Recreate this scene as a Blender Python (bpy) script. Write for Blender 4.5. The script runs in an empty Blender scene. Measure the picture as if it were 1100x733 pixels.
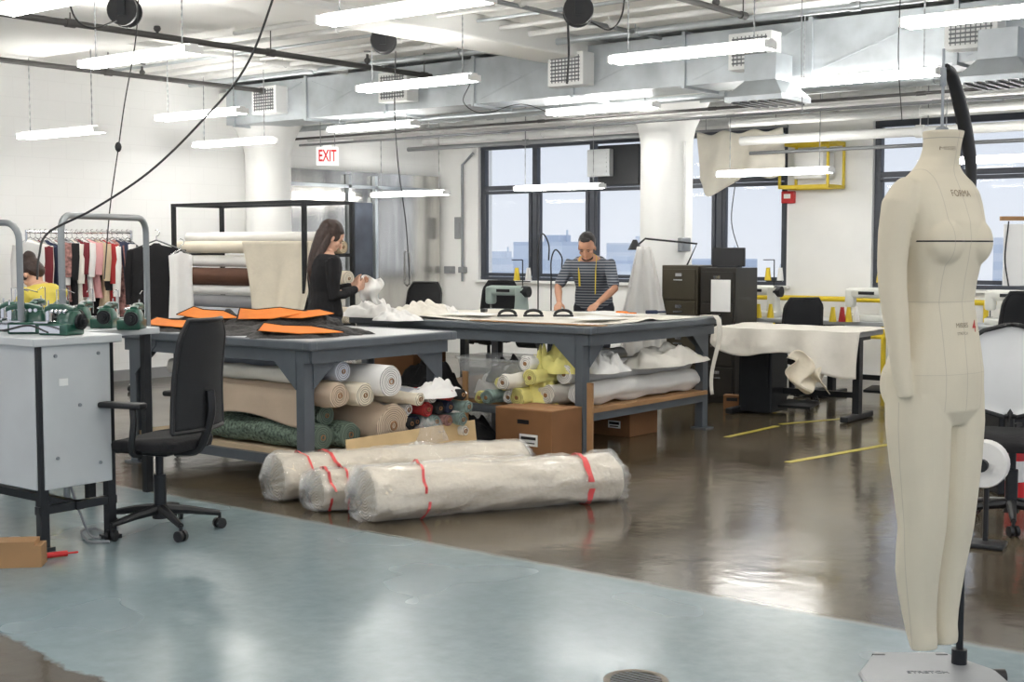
import bpy, bmesh, math, random
from mathutils import Vector, Matrix, Euler, noise
random.seed(7)
pi=math.pi
V=Vector
F=1440.;CX=550.;CY=366.5
YAW=math.radians(38.6); PITCH=math.atan((CY-265)/F)
CAM=V((0,0,1.48))
MR=Euler((pi/2-PITCH,0,YAW)).to_matrix()
def ray(u,v): return (MR@V(((u-CX)/F,-(v-CY)/F,-1))).normalized()
def at_z(u,v,z):
    r=ray(u,v); return CAM+r*((z-CAM.z)/r.z)
def at_Y(u,v,y):
    r=ray(u,v); return CAM+r*(y/r.y)
def at_X(u,v,x):
    r=ray(u,v); return CAM+r*(x/r.x)
RT=V((math.cos(YAW),math.sin(YAW),0)); FW=V((-math.sin(YAW),math.cos(YAW),0))
def RD(r,d,z=0): 
    p=RT*r+FW*d; p.z=z; return p
def UD(u,d,z=0): return RD((u-CX)/F*d,d,z)
def UVD(u,v,d):
    r=ray(u,v); return CAM+r*(d/r.dot(FW))
scn=bpy.context.scene
# ------------------------------------------------------------- materials
MATS={}
def M(name,col,rough=.5,metal=0,var=.08,scale=6,bump=0,bscale=60,coat=0,emit=0,aniso=None,spec=.5,bdist=.01,caniso=None):
    if name in MATS: return MATS[name]
    m=bpy.data.materials.new(name); m.use_nodes=True; nt=m.node_tree; n=nt.nodes; l=nt.links
    b=n['Principled BSDF']; b.inputs['Roughness'].default_value=rough; b.inputs['Metallic'].default_value=metal
    b.inputs['Coat Weight'].default_value=coat; b.inputs['Coat Roughness'].default_value=.12
    b.inputs['Specular IOR Level'].default_value=spec
    tc=n.new('ShaderNodeTexCoord'); nz=n.new('ShaderNodeTexNoise'); nz.inputs['Scale'].default_value=scale; nz.inputs['Detail'].default_value=4
    if caniso:
        mp=n.new('ShaderNodeMapping'); mp.inputs['Scale'].default_value=caniso; l.new(tc.outputs['Object'],mp.inputs['Vector']); l.new(mp.outputs['Vector'],nz.inputs['Vector'])
    else: l.new(tc.outputs['Object'],nz.inputs['Vector'])
    r=n.new('ShaderNodeValToRGB'); r.color_ramp.elements[0].position=.3; r.color_ramp.elements[1].position=.7
    r.color_ramp.elements[0].color=(*[max(0,c*(1-var)) for c in col],1); r.color_ramp.elements[1].color=(*[min(1,c*(1+var)) for c in col],1)
    l.new(nz.outputs['Fac'],r.inputs['Fac']); l.new(r.outputs['Color'],b.inputs['Base Color'])
    if bump:
        nb=n.new('ShaderNodeTexNoise'); nb.inputs['Scale'].default_value=bscale; nb.inputs['Detail'].default_value=3
        mp=n.new('ShaderNodeMapping'); mp.inputs['Scale'].default_value=aniso or (1,1,1)
        l.new(tc.outputs['Object'],mp.inputs['Vector']); l.new(mp.outputs['Vector'],nb.inputs['Vector'])
        bp=n.new('ShaderNodeBump'); bp.inputs['Strength'].default_value=bump; bp.inputs['Distance'].default_value=bdist
        l.new(nb.outputs['Fac'],bp.inputs['Height']); l.new(bp.outputs['Normal'],b.inputs['Normal'])
    if emit:
        b.inputs['Emission Color'].default_value=(1,.975,.93,1); b.inputs['Emission Strength'].default_value=emit
    MATS[name]=m; m['col']=list(col); return m
def S(r,g,b):
    f=lambda c:(c/255/12.92) if c/255<=.04045 else ((c/255+.055)/1.055)**2.4
    return (f(r),f(g),f(b))
def stripes(name,c1,c2,axis,freq,duty=.5,rough=.8,radial=False):
    if name in MATS: return MATS[name]
    m=bpy.data.materials.new(name); m.use_nodes=True; nt=m.node_tree; n=nt.nodes; l=nt.links
    b=n['Principled BSDF']; b.inputs['Roughness'].default_value=rough
    tc=n.new('ShaderNodeTexCoord'); sp=n.new('ShaderNodeSeparateXYZ'); l.new(tc.outputs['Object'],sp.inputs[0]); src=sp.outputs[axis]
    if radial:
        cb=n.new('ShaderNodeCombineXYZ'); l.new(sp.outputs[1],cb.inputs[0]); l.new(sp.outputs[2],cb.inputs[1]); ln=n.new('ShaderNodeVectorMath'); ln.operation='LENGTH'; l.new(cb.outputs[0],ln.inputs[0]); 
        at=n.new('ShaderNodeMath'); at.operation='ARCTAN2'; l.new(sp.outputs[1],at.inputs[0]); l.new(sp.outputs[2],at.inputs[1]); dv=n.new('ShaderNodeMath'); dv.operation='MULTIPLY'; dv.inputs[1].default_value=1/(2*pi*freq); l.new(at.outputs[0],dv.inputs[0])
        ad=n.new('ShaderNodeMath'); ad.operation='ADD'; l.new(ln.outputs['Value'],ad.inputs[0]); l.new(dv.outputs[0],ad.inputs[1]); src=ad.outputs[0]
    mu=n.new('ShaderNodeMath'); mu.operation='MULTIPLY'; mu.inputs[1].default_value=freq; l.new(src,mu.inputs[0])
    fr=n.new('ShaderNodeMath'); fr.operation='FRACT'; l.new(mu.outputs[0],fr.inputs[0])
    gt=n.new('ShaderNodeMath'); gt.operation='GREATER_THAN'; gt.inputs[1].default_value=duty; l.new(fr.outputs[0],gt.inputs[0])
    mx=n.new('ShaderNodeMix'); mx.data_type='RGBA'; mx.inputs[6].default_value=(*c1,1); mx.inputs[7].default_value=(*c2,1)
    l.new(gt.outputs[0],mx.inputs[0]); l.new(mx.outputs[2],b.inputs['Base Color']); MATS[name]=m; return m
def film(name,tint,op,rough=.12,bump=.6,bs=25):
    m=bpy.data.materials.new(name); m.use_nodes=True; nt=m.node_tree; n=nt.nodes; l=nt.links
    n.remove(n['Principled BSDF']); out=n['Material Output']
    tr=n.new('ShaderNodeBsdfTransparent'); g=n.new('ShaderNodeBsdfPrincipled'); g.inputs['Base Color'].default_value=(*tint,1); g.inputs['Roughness'].default_value=rough
    g.inputs['Specular IOR Level'].default_value=1.
    mx=n.new('ShaderNodeMixShader'); mx.inputs[0].default_value=op
    tc=n.new('ShaderNodeTexCoord'); nz=n.new('ShaderNodeTexNoise'); nz.inputs['Scale'].default_value=bs; nz.inputs['Detail'].default_value=4; nz.inputs['Distortion'].default_value=1.5
    l.new(tc.outputs['Object'],nz.inputs['Vector']); bp=n.new('ShaderNodeBump'); bp.inputs['Strength'].default_value=bump; bp.inputs['Distance'].default_value=.02
    l.new(nz.outputs['Fac'],bp.inputs['Height']); l.new(bp.outputs['Normal'],g.inputs['Normal'])
    l.new(tr.outputs[0],mx.inputs[1]); l.new(g.outputs[0],mx.inputs[2]); l.new(mx.outputs[0],out.inputs['Surface']); return m
WHITE=M('white_paint',S(242,242,239),.55,var=.02,scale=3)
WHITEM=M('white_enamel',S(240,240,238),.35,var=.02)
STEELW=M('galvanised_steel',S(184,190,194),.34,.55,var=.2,scale=3,bump=.1,bscale=7)
STAIN=M('stainless_steel',S(196,194,189),.2,.85,var=.3,scale=2.2,bump=.1,bscale=4,aniso=(1,1,.2),caniso=(1,1.6,.25))
BASEM=M('brushed_grey_base',S(158,160,162),.45,.4,var=.06)
CHROME=M('chrome',S(205,205,206),.15,1,var=.03)
DSTEEL=M('blue_grey_painted_steel',S(88,94,100),.4,.1,var=.1)
FRAME=M('dark_window_frame',S(62,66,74),.45,.2)
BLACK=M('black_plastic',S(24,24,26),.45,var=.15)
BLACKM=M('black_metal',S(32,34,37),.4,.3,var=.15)
BMESH=M('black_mesh_fabric',S(28,29,32),.8,var=.2,scale=200,bump=.3,bscale=300)
GREYP=M('grey_plastic',S(140,142,144),.5)
LGREY=M('light_grey_panel',S(200,203,204),.4,.1,var=.05,scale=3)
MGREY=M('mid_grey_steel',S(140,144,148),.4,.4,var=.08)
TOPG=M('grey_table_surface',S(168,170,170),.35,var=.05,scale=3)
GREEN=M('green_machine_enamel',S(24,76,60),.3,var=.1,coat=.4)
CREAM=M('cream_cloth',S(228,218,198),.9,var=.05,bump=.3,bscale=30)
OFFW=M('off_white_cloth',S(228,223,212),.9,var=.04,bump=.4,bscale=14)
WCLOTH=M('white_cloth',S(234,232,228),.85,var=.03,bump=.4,bscale=12)
BEIGE=M('beige_cloth',S(196,176,146),.9,var=.06,bump=.2)
PINKB=M('pinkish_beige_cloth',S(196,176,154),.9,var=.06,bump=.3,bscale=20)
BROWN=M('brown_cloth',S(88,58,42),.85,var=.1)
GREYC=M('grey_cloth',S(150,150,152),.9,var=.06)
PATT=M('green_patterned_cloth',S(104,120,106),.9,var=.75,scale=55,bump=.2)
CARD=M('cardboard',S(132,92,58),.85,var=.08,scale=4)
CARDT=M('cardboard_tube',S(150,110,74),.8,var=.06)
WOOD=M('plywood',S(160,122,82),.6,var=.15,scale=3,bump=.1,aniso=(1,12,12))
PAPER=M('pattern_paper',S(234,228,214),.85,var=.05,bump=.2,bscale=6)
YELLOW=M('yellow_paint',S(218,190,40),.45,var=.06)
YTAPE=M('yellow_floor_tape',S(186,172,62),.4,var=.2,scale=14)
YCLOTH=M('pale_yellow_cloth',S(218,210,130),.9,var=.12,bump=.2)
RED=M('red_paint',S(196,30,34),.4)
REDT=M('red_tape',S(218,84,84),.4,var=.1)
ORANGE=M('orange_cloth',S(220,124,46),.8,var=.12,bump=.2,bscale=30)
BLACKC=M('black_cloth',S(24,23,25),.9,var=.25,bump=.5,bscale=40)
QUILT=M('dark_quilted_cloth',S(36,33,32),.7,var=.7,scale=60,bump=.8,bscale=50)
SKIN=M('skin',S(214,168,142),.5,var=.05,bump=.05,bscale=80)
SKIN2=M('tan_skin',S(192,142,114),.5,var=.05,bump=.05,bscale=80)
HAIR=M('dark_brown_hair',S(52,34,26),.5,var=.3,scale=60,bump=.5,bscale=120,aniso=(1,1,.15))
HAIRB=M('black_hair',S(28,23,22),.5,var=.3,scale=60,bump=.5,bscale=120)
BEARD=M('short_dark_beard',S(64,46,38),.7,var=.3,scale=90,bump=.5,bscale=120)
DENIM=M('dark_trousers',S(34,36,46),.85,var=.15)
EYEM=M('eye_dark',S(56,42,38),.3,var=.1)
LIP=M('lip',S(178,112,98),.5,var=.05)
PURPLE=M('lilac_cloth',S(160,150,190),.9); MAROON=M('maroon_cloth',S(112,36,44),.9,var=.2); PINK=M('pink_cloth',S(214,160,160),.9); NAVY=M('navy_cloth',S(40,48,70),.9,var=.2); REDC=M('red_cloth',S(160,44,44),.9,var=.15)
TEAL=M('grey_green_cloth',S(128,148,142),.9,var=.3,scale=30); LAV=M('pale_grey_cloth',S(190,194,204),.9)
FLOR=M('multicolour_print_cloth',S(150,110,104),.9,var=.7,scale=30)
TUBE=M('fluorescent_tube_glow',(1,1,1),.4,emit=33)
# ------------------------------------------------------------- mesh helpers
def BM(): return bmesh.new()
def box(bm,c,s,rot=None,bev=0,seg=2):
    m=Matrix.Translation(V(c))@((rot if isinstance(rot,Matrix) else Euler(rot).to_matrix()).to_4x4() if rot is not None else Matrix.Identity(4))@Matrix.Diagonal((*s,1))
    r=bmesh.ops.create_cube(bm,size=1,matrix=m); vs=r['verts']
    if bev:
        es=list({e for v in vs for e in v.link_edges}); bmesh.ops.bevel(bm,geom=es,offset=bev,segments=seg,affect='EDGES',profile=.5)
def tube(bm,pts,r,seg=10,caps=True,sq=None,up=None):
    pts=[V(p) for p in pts]; n=len(pts); rs=r if isinstance(r,(list,tuple)) else [r]*n
    rings=[]; nm=None
    for i,p in enumerate(pts):
        t=(pts[min(i+1,n-1)]-pts[max(i-1,0)]).normalized()
        if nm is None:
            nm=V(up) if up else t.orthogonal()
        nm=(nm-t*nm.dot(t)).normalized(); b=t.cross(nm)
        k=sq or 1
        rings.append([bm.verts.new(p+(nm*math.cos(a)+b*math.sin(a)*k)*rs[i]) for a in [2*pi*j/seg for j in range(seg)]])
    for A,B in zip(rings,rings[1:]):
        for j in range(seg): bm.faces.new((A[j],A[(j+1)%seg],B[(j+1)%seg],B[j]))
    if caps:
        bm.faces.new(rings[0][::-1]); bm.faces.new(rings[-1])
def ball(bm,c,r,s=(1,1,1),rot=None,sub=2):
    m=Matrix.Translation(V(c))@(rot.to_4x4() if rot else Matrix.Identity(4))@Matrix.Diagonal((*s,1))
    bmesh.ops.create_icosphere(bm,subdivisions=sub,radius=r,matrix=m)
def limb(bm,pr,seg=12):
    tube(bm,[p for p,_ in pr],[r for _,r in pr],seg)
    ball(bm,pr[0][0],pr[0][1]*.98); ball(bm,pr[-1][0],pr[-1][1]*.98)
def loft(bm,rings,caps=True):
    R=[[bm.verts.new(p) for p in r] for r in rings]; k=len(R[0])
    for A,B in zip(R,R[1:]):
        for j in range(k): bm.faces.new((A[j],A[(j+1)%k],B[(j+1)%k],B[j]))
    if caps: bm.faces.new(R[0][::-1]); bm.faces.new(R[-1])
def ering(c,a,b,n=24,ex=V((1,0,0)),ey=V((0,1,0)),p=2):
    out=[]
    for j in range(n):
        t=2*pi*j/n; ct,st=math.cos(t),math.sin(t)
        out.append(V(c)+ex*(a*abs(ct)**(2/p)*(1 if ct>=0 else -1))+ey*(b*abs(st)**(2/p)*(1 if st>=0 else -1)))
    return out
def lathe(bm,prof,n=24,M4=None):
    rings=[[V((r*math.cos(2*pi*j/n),r*math.sin(2*pi*j/n),z)) for j in range(n)] for r,z in prof]
    if M4: rings=[[M4@p for p in R] for R in rings]
    loft(bm,rings)
def grid(bm,nx,ny,fn):
    g=[[bm.verts.new(fn(i/nx,j/ny)) for j in range(ny+1)] for i in range(nx+1)]
    for i in range(nx):
        for j in range(ny): bm.faces.new((g[i][j],g[i+1][j],g[i+1][j+1],g[i][j+1]))
def spl(pts,k=6):
    pts=[V(p) for p in pts]; P=[pts[0]*2-pts[1]]+pts+[pts[-1]*2-pts[-2]]; out=[]
    for i in range(1,len(P)-2):
        a,b,c,d=P[i-1:i+3]
        for j in range(k):
            t=j/k; out.append(.5*((2*b)+(c-a)*t+(2*a-5*b+4*c-d)*t*t+(3*b-a-3*c+d)*t**3))
    out.append(pts[-1]); return out
def mk(name,bm,mat,parent=None,loc=None,rot=None,smooth=True,label=None,cat=None,group=None,kind=None,recalc=True,ang=40):
    if recalc: bmesh.ops.recalc_face_normals(bm,faces=bm.faces)
    me=bpy.data.meshes.new(name); bm.to_mesh(me); bm.free()
    for m_ in (mat if isinstance(mat,list) else [mat]): me.materials.append(m_)
    if smooth:
        me.shade_smooth()
        try: me.set_sharp_from_angle(angle=math.radians(ang))
        except Exception: pass
    o=bpy.data.objects.new(name,me); scn.collection.objects.link(o)
    if parent: o.parent=parent
    if loc is not None: o.location=loc
    if rot is not None: o.rotation_euler=rot if not isinstance(rot,(int,float)) else (0,0,rot)
    tag(o,label,cat,group,kind); return o
def tag(o,label=None,cat=None,group=None,kind=None):
    if label:o['label']=label
    if cat:o['category']=cat
    if group:o['group']=group
    if kind:o['kind']=kind
    return o
def thing(name,loc,rz,label,cat,group=None):
    o=bpy.data.objects.new(name,None); o.empty_display_size=.1; scn.collection.objects.link(o)
    o.location=loc; o.rotation_euler=(0,0,rz); return tag(o,label,cat,group)
def dup(o,loc=None,rz=None,label=None,par=None):
    kids=[c for c in bpy.data.objects if c.parent==o]
    n=o.copy(); scn.collection.objects.link(n)
    if par: n.parent=par
    if loc is not None: n.location=loc
    if rz is not None: n.rotation_euler=(0,0,rz)
    if label: n['label']=label
    for c in kids: dup(c,par=n)
    return n
def mod(o,t,**k):
    m=o.modifiers.new(t.lower(),t)
    for a,b in k.items(): setattr(m,a,b)
    return m
def face(o,p0,p1):
    o.location=p0; o.rotation_mode='QUATERNION'; o.rotation_quaternion=(V(p1)-V(p0)).to_track_quat('X','Z')
def text(body,size,mat,parent,loc,rot,name='lettering',ext=.001,off=0):
    c=bpy.data.curves.new('t','FONT'); c.body=body; c.size=size; c.extrude=ext; c.align_x='CENTER'; c.align_y='CENTER'; c.offset=off
    o=bpy.data.objects.new('t',c); scn.collection.objects.link(o); dg=bpy.context.evaluated_depsgraph_get(); dg.update()
    me=bpy.data.meshes.new_from_object(o.evaluated_get(dg)); bpy.data.objects.remove(o)
    me.materials.clear(); me.materials.append(mat)
    n=bpy.data.objects.new(name,me); scn.collection.objects.link(n); n.parent=parent; n.location=loc; n.rotation_euler=rot; return n
# ------------------------------------------------------------- room
LX=-12.56; BY=14.1; ZC=3.4; RX=5.; FY=-3.
def floor_mat():
    m=bpy.data.materials.new('polished_painted_concrete'); m.use_nodes=True; nt=m.node_tree; n=nt.nodes; l=nt.links
    b=n['Principled BSDF']; tc=n.new('ShaderNodeTexCoord'); O=tc.outputs['Object']
    def nz(sc,det=5,rough=.6,dist=0):
        x=n.new('ShaderNodeTexNoise'); x.inputs['Scale'].default_value=sc; x.inputs['Detail'].default_value=det; x.inputs['Roughness'].default_value=rough; x.inputs['Distortion'].default_value=dist; l.new(O,x.inputs['Vector']); return x.outputs['Fac']
    def ramp(f,stops):
        r=n.new('ShaderNodeValToRGB'); e=r.color_ramp.elements
        e[0].position,e[0].color=stops[0][0],(*stops[0][1],1); e[1].position,e[1].color=stops[-1][0],(*stops[-1][1],1)
        for p,c in stops[1:-1]:
            k=e.new(p); k.color=(*c,1)
        l.new(f,r.inputs['Fac']); return r.outputs['Color']
    def ma(op,a,b_=None):
        x=n.new('ShaderNodeMath'); x.operation=op
        for i,v in enumerate((a,b_)):
            if v is None: continue
            if isinstance(v,(int,float)): x.inputs[i].default_value=v
            else: l.new(v,x.inputs[i])
        return x.outputs[0]
    def mr(f,a,b_,c=0,d=1):
        x=n.new('ShaderNodeMapRange'); l.new(f,x.inputs[0]); x.inputs[1].default_value=a; x.inputs[2].default_value=b_; x.inputs[3].default_value=c; x.inputs[4].default_value=d; return x.outputs[0]
    def mix(f,a,b_):
        x=n.new('ShaderNodeMix'); x.data_type='RGBA'
        if isinstance(f,float): x.inputs[0].default_value=f
        else: l.new(f,x.inputs[0])
        for i,v in ((6,a),(7,b_)):
            if isinstance(v,tuple): x.inputs[i].default_value=(*v,1)
            else: l.new(v,x.inputs[i])
        return x.outputs[2]
    sp=n.new('ShaderNodeSeparateXYZ'); l.new(O,sp.inputs[0])
    wob=ma('MULTIPLY',ma('SUBTRACT',nz(5,6,.7),.5),.07)
    Yw=ma('ADD',sp.outputs[1],wob)
    wob2=ma('MULTIPLY',ma('SUBTRACT',nz(1.6,6,.65),.5),.4)
    Yn=ma('ADD',sp.outputs[1],wob2)
    blue=ma('MULTIPLY',mr(Yn,2.66,2.69),mr(Yw,4.93,4.9))
    conc=ramp(nz(.9,6,.6,.4),[(.25,S(66,56,43)),(.5,S(84,74,58)),(.75,S(106,94,75))])
    spots=mr(nz(9,6,.7),.6,.75); conc=mix(ma('MULTIPLY',spots,.4),conc,S(52,45,36))
    n1=nz(2.2,7,.75,2.5); scr=ma('MULTIPLY',mr(n1,.49,.5),mr(n1,.51,.5)); conc=mix(ma('MULTIPLY',scr,.2),conc,S(150,142,128))
    bl=ramp(nz(1.1,4,.55,0),[(.25,S(108,126,132)),(.5,S(122,139,144)),(.75,S(138,152,155))])
    bl2=ramp(nz(12,4,.6,0),[(.25,S(110,126,131)),(.75,S(140,154,157))]); bl=mix(.45,bl,bl2)
    col=mix(blue,conc,bl)
    edge=ma('MULTIPLY',mr(Yw,4.87,4.9),mr(Yw,4.96,4.93)); col=mix(ma('MULTIPLY',edge,.4),col,S(150,152,146))
    l.new(col,b.inputs['Base Color'])
    ro=mr(nz(1.4,2,.4),.3,.7,.11,.2); ro=ma('ADD',ro,ma('MULTIPLY',blue,.09)); l.new(ro,b.inputs['Roughness'])
    b.inputs['Specular IOR Level'].default_value=.6
    bp=n.new('ShaderNodeBump'); bp.inputs['Strength'].default_value=.16; bp.inputs['Distance'].default_value=.015; l.new(nz(6,3,.5,.2),bp.inputs['Height'])
    l.new(bp.outputs[0],b.inputs['Normal']); return m
def brick_mat():
    m=bpy.data.materials.new('white_painted_block_wall'); m.use_nodes=True; nt=m.node_tree; n=nt.nodes; l=nt.links; b=n['Principled BSDF']
    b.inputs['Roughness'].default_value=.6
    tc=n.new('ShaderNodeTexCoord'); sp=n.new('ShaderNodeSeparateXYZ'); l.new(tc.outputs['Object'],sp.inputs[0]); cb=n.new('ShaderNodeCombineXYZ')
    l.new(sp.outputs[1],cb.inputs[0]); l.new(sp.outputs[2],cb.inputs[1])
    br=n.new('ShaderNodeTexBrick'); br.inputs['Scale'].default_value=1; br.inputs['Brick Width'].default_value=.4; br.inputs['Row Height'].default_value=.2; br.inputs['Mortar Size'].default_value=.004
    br.inputs['Color1'].default_value=(*S(241,241,239),1); br.inputs['Color2'].default_value=(*S(240,240,238),1); br.inputs['Mortar'].default_value=(*S(236,236,234),1)
    l.new(cb.outputs[0],br.inputs['Vector']); l.new(br.outputs['Color'],b.inputs['Base Color'])
    bp=n.new('ShaderNodeBump'); bp.inputs['Strength'].default_value=.05; bp.inputs['Distance'].default_value=.01; bp.invert=True; l.new(br.outputs['Fac'],bp.inputs['Height']); l.new(bp.outputs[0],b.inputs['Normal']); return m
BRICK=brick_mat()
bm=BM(); box(bm,((LX+RX)/2,(BY+FY)/2,-.05),(RX-LX,BY-FY,.1)); mk('floor',bm,floor_mat(),kind='structure',smooth=False)
bm=BM(); box(bm,((LX+RX)/2,(BY+FY)/2,ZC+.1),(RX-LX,BY-FY,.2)); mk('ceiling',bm,M('ceiling_paint',S(240,240,237),.7,var=.02,scale=1.5),kind='structure',smooth=False)
bm=BM(); box(bm,(LX-.1,(BY+FY)/2,ZC/2),(.2,BY-FY,ZC)); mk('wall_left',bm,BRICK,kind='structure',smooth=False)
SILL=1.0; WT=2.86
bm=BM()
wins=[(-11.85,-7.2,5),(-6.17,-4.31,2)]
def wbox(x0,x1,z0,z1): box(bm,((x0+x1)/2,BY+.15,(z0+z1)/2),(x1-x0,.3,z1-z0))
wbox(LX,RX,0,SILL); wbox(LX,RX,WT,ZC); wbox(LX,-11.85,SILL,WT); wbox(-7.2,-6.17,SILL,WT); wbox(-4.31,RX,SILL,WT)
mk('wall_back',bm,WHITE,kind='structure',smooth=False)
GLASS=film('window_glass',(.9,.95,1),.06,.02,0)
for i,(x0,x1,np_) in enumerate(wins):
    bm=BM(); yy=BY+.1; zm=2.27
    for z in (SILL+.035,WT-.035): box(bm,((x0+x1)/2,yy,z),(x1-x0,.09,.07))
    box(bm,((x0+x1)/2,yy,zm),(x1-x0,.07,.06))
    for k in range(np_+1):
        x=x0+(x1-x0)*k/np_; x=min(max(x,x0+.035),x1-.035); box(bm,(x,yy,(SILL+WT)/2),(.075,.08,WT-SILL))
    for k in range(np_):
        xa=x0+(x1-x0)*k/np_+.075; xb=x0+(x1-x0)*(k+1)/np_-.075
        for z in (SILL+.1,zm-.06,): box(bm,((xa+xb)/2,yy-.02,z),(xb-xa,.05,.045))
        for x in (xa,xb): box(bm,(x,yy-.02,(SILL+.1+zm-.06)/2),(.045,.05,zm-.16-SILL))
    w=mk('window_%d'%(i+1),bm,FRAME,kind='structure',smooth=False)
    bm=BM(); box(bm,((x0+x1)/2,yy+.02,(SILL+WT)/2),(x1-x0,.006,WT-SILL)); mk('window_pane',bm,GLASS,parent=w,smooth=False)
    bm=BM(); box(bm,((x0+x1)/2,BY+.02,SILL+.012),(x1-x0+.1,.2,.03)); mk('trim_%d'%(i+1),bm,WHITE,kind='structure',smooth=False)
for i,(y,w,h) in enumerate(((11.94,2.3,.14),(6.1,2.3,.14))):
    bm=BM(); box(bm,(-4,y,ZC-h/2),(17.2,w,h),bev=.02); mk('trim_%d'%(i+3),bm,MATS['ceiling_paint'],kind='structure',smooth=False)
bm=BM(); box(bm,(-7.48,4,ZC-.1),(.5,15,.2),bev=.02); mk('trim_5',bm,MATS['ceiling_paint'],kind='structure',smooth=False)
bm=BM(); box(bm,(LX+.01,(11.0+FY)/2,.06),(.02,11-FY,.12)); mk('baseboard_left',bm,GREYP,kind='structure',smooth=False)
def column(x,y,label):
    bm=BM(); lathe(bm,[(.27,0),(.27,2.5),(.275,2.58),(.30,2.7),(.37,2.85),(.48,3.02),(.56,3.12),(.57,3.26)],40)
    return mk('column',bm,WHITE,loc=(x,y,0),label=label,cat='column',ang=50)
column(-7.48,11.94,'round white-painted concrete column with flared capital')
column(-12.3,10.75,'white round column engaged in the block wall')
# ------------------------------------------------------------- light fixtures
def fixture():
    o=thing('ceiling_light',(0,0,0),0,'long white fluorescent ceiling fixture hanging on thin chains','lamp','fluorescent fixtures on chains')
    bm=BM()
    prof=[(-.03,-.002),(-.032,.045),(.032,.045),(.03,-.002)]
    loft(bm,[[V((x,y,z)) for y,z in prof] for x in (-.63,.63)]); mk('housing',bm,WHITEM,o,smooth=False)
    for s in (-1,1):
        bm=BM(); tube(bm,[(-.61,.052*s,.0),(.61,.052*s,.0)],.021,10); mk('tube',bm,TUBE,o)
        bm=BM(); box(bm,(.622*s,0,.008),(.016,.15,.05)); mk('end_cap',bm,WHITEM,o,smooth=False)
        bm=BM(); n=24; tube(bm,[(0,0,i/n) for i in range(n+1)],[.006 if i%2 else .003 for i in range(n+1)],6); c=mk('chain',bm,GREYP,o,loc=(.5*s,0,.045))
    return o
fx0=fixture(); first=True
FX=[(740,58,2.8),(432,12,2.8),(148,63,2.8),(926,85,2.8),(447,91,2.8),(646,118,2.8),(215,124,2.75),(400,137,2.75),(251,154,2.6),(65,144,2.52),(1085,15,2.8),(440,209,2.14),(600,202,2.17),(831,186,2.22),(1075,172,2.25)]
pos=[at_z(*f) for f in FX]
for x in (-9.6,-6.4,-3.2,0,3):  # extra fixture rows, mostly out of view, added to light the near room
    for y in (-1.2,1.6,4.2): pos.append(V((x,y,2.8)))
for x in (-.2,3): 
    for y in (7.5,11): pos.append(V((x,y,2.8)))  # more added fixtures, unseen to the right, for overall light
for p in pos:
    n=fx0 if first else dup(fx0); first=False; n.location=p
    for c in bpy.data.objects:
        if c.parent==n and c.name.startswith('chain'): c.scale=(1,1,ZC-p.z-.05)
# ------------------------------------------------------------- ducts and pipes
du=thing('air_duct',(0,10.45,3.1),0,'galvanised rectangular ventilation duct under the ceiling','duct')
bm=BM(); box(bm,(-6.9,0,0),(10.9,.55,.44)); 
for x in [-12.2+i*1.2 for i in range(10)]: box(bm,(x,0,0),(.035,.6,.49))
for x in [-11.6+i*1.2 for i in range(9)]:
    for s in (-1,1): box(bm,(x,-.277,0),(1.1,.006,.008),rot=(0,s*.33,0))
mk('duct_run',bm,STEELW,du,smooth=False)
GR=M('grille_slats',S(110,112,114),.4,.5)
for x in (-11.5,-9.54,-7.36,-5.47,-3.63):
    bm=BM(); box(bm,(x,-.36,.0),(.4,.18,.3),bev=.006); mk('outlet_box',bm,WHITEM,du,smooth=False)
    bm=BM(); 
    for k in range(7): box(bm,(x,-.455,-.1+k*.033),(.32,.014,.012))
    for k in range(9): box(bm,(x-.15+k*.0375,-.45,0),(.006,.012,.24))
    mk('grille',bm,GR,du,smooth=False)
def pipe(pts,r,mat,label,name='ceiling_pipe',seg=12):
    bm=BM(); tube(bm,pts,r,seg)
    for i in range(len(pts)-1):
        a,b=V(pts[i]),V(pts[i+1]); L=(b-a).length; t=(b-a)/L
        for k in range(1,int(L/2)+1):
            p=a+t*k*2; tube(bm,[p-t*.04,p+t*.04],r*1.3,seg)
            if r>.015 and L>3: tube(bm,[p+V((0,0,0)),V((p.x,p.y,ZC))],.005,6)
    return mk(name,bm,mat,label=label,cat='pipe')
DP=M('dark_pipe_paint',S(64,62,61),.5); LP=M('pale_pipe_paint',S(222,222,220),.5); GP=M('grey_pipe_paint',S(128,130,132),.4,.3)
pipe([(-11.5,-2,3.2),(-11.5,10.1,3.2)],.026,DP,'dark sprinkler pipe below the ceiling')
pipe([(-9.1,-2,3.18),(-9.1,10.1,3.18)],.026,DP,'dark sprinkler pipe below the ceiling')
pipe([(-4.98,3,3.2),(-4.98,9.0,3.2)],.022,DP,'dark capped sprinkler pipe below the ceiling')
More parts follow.
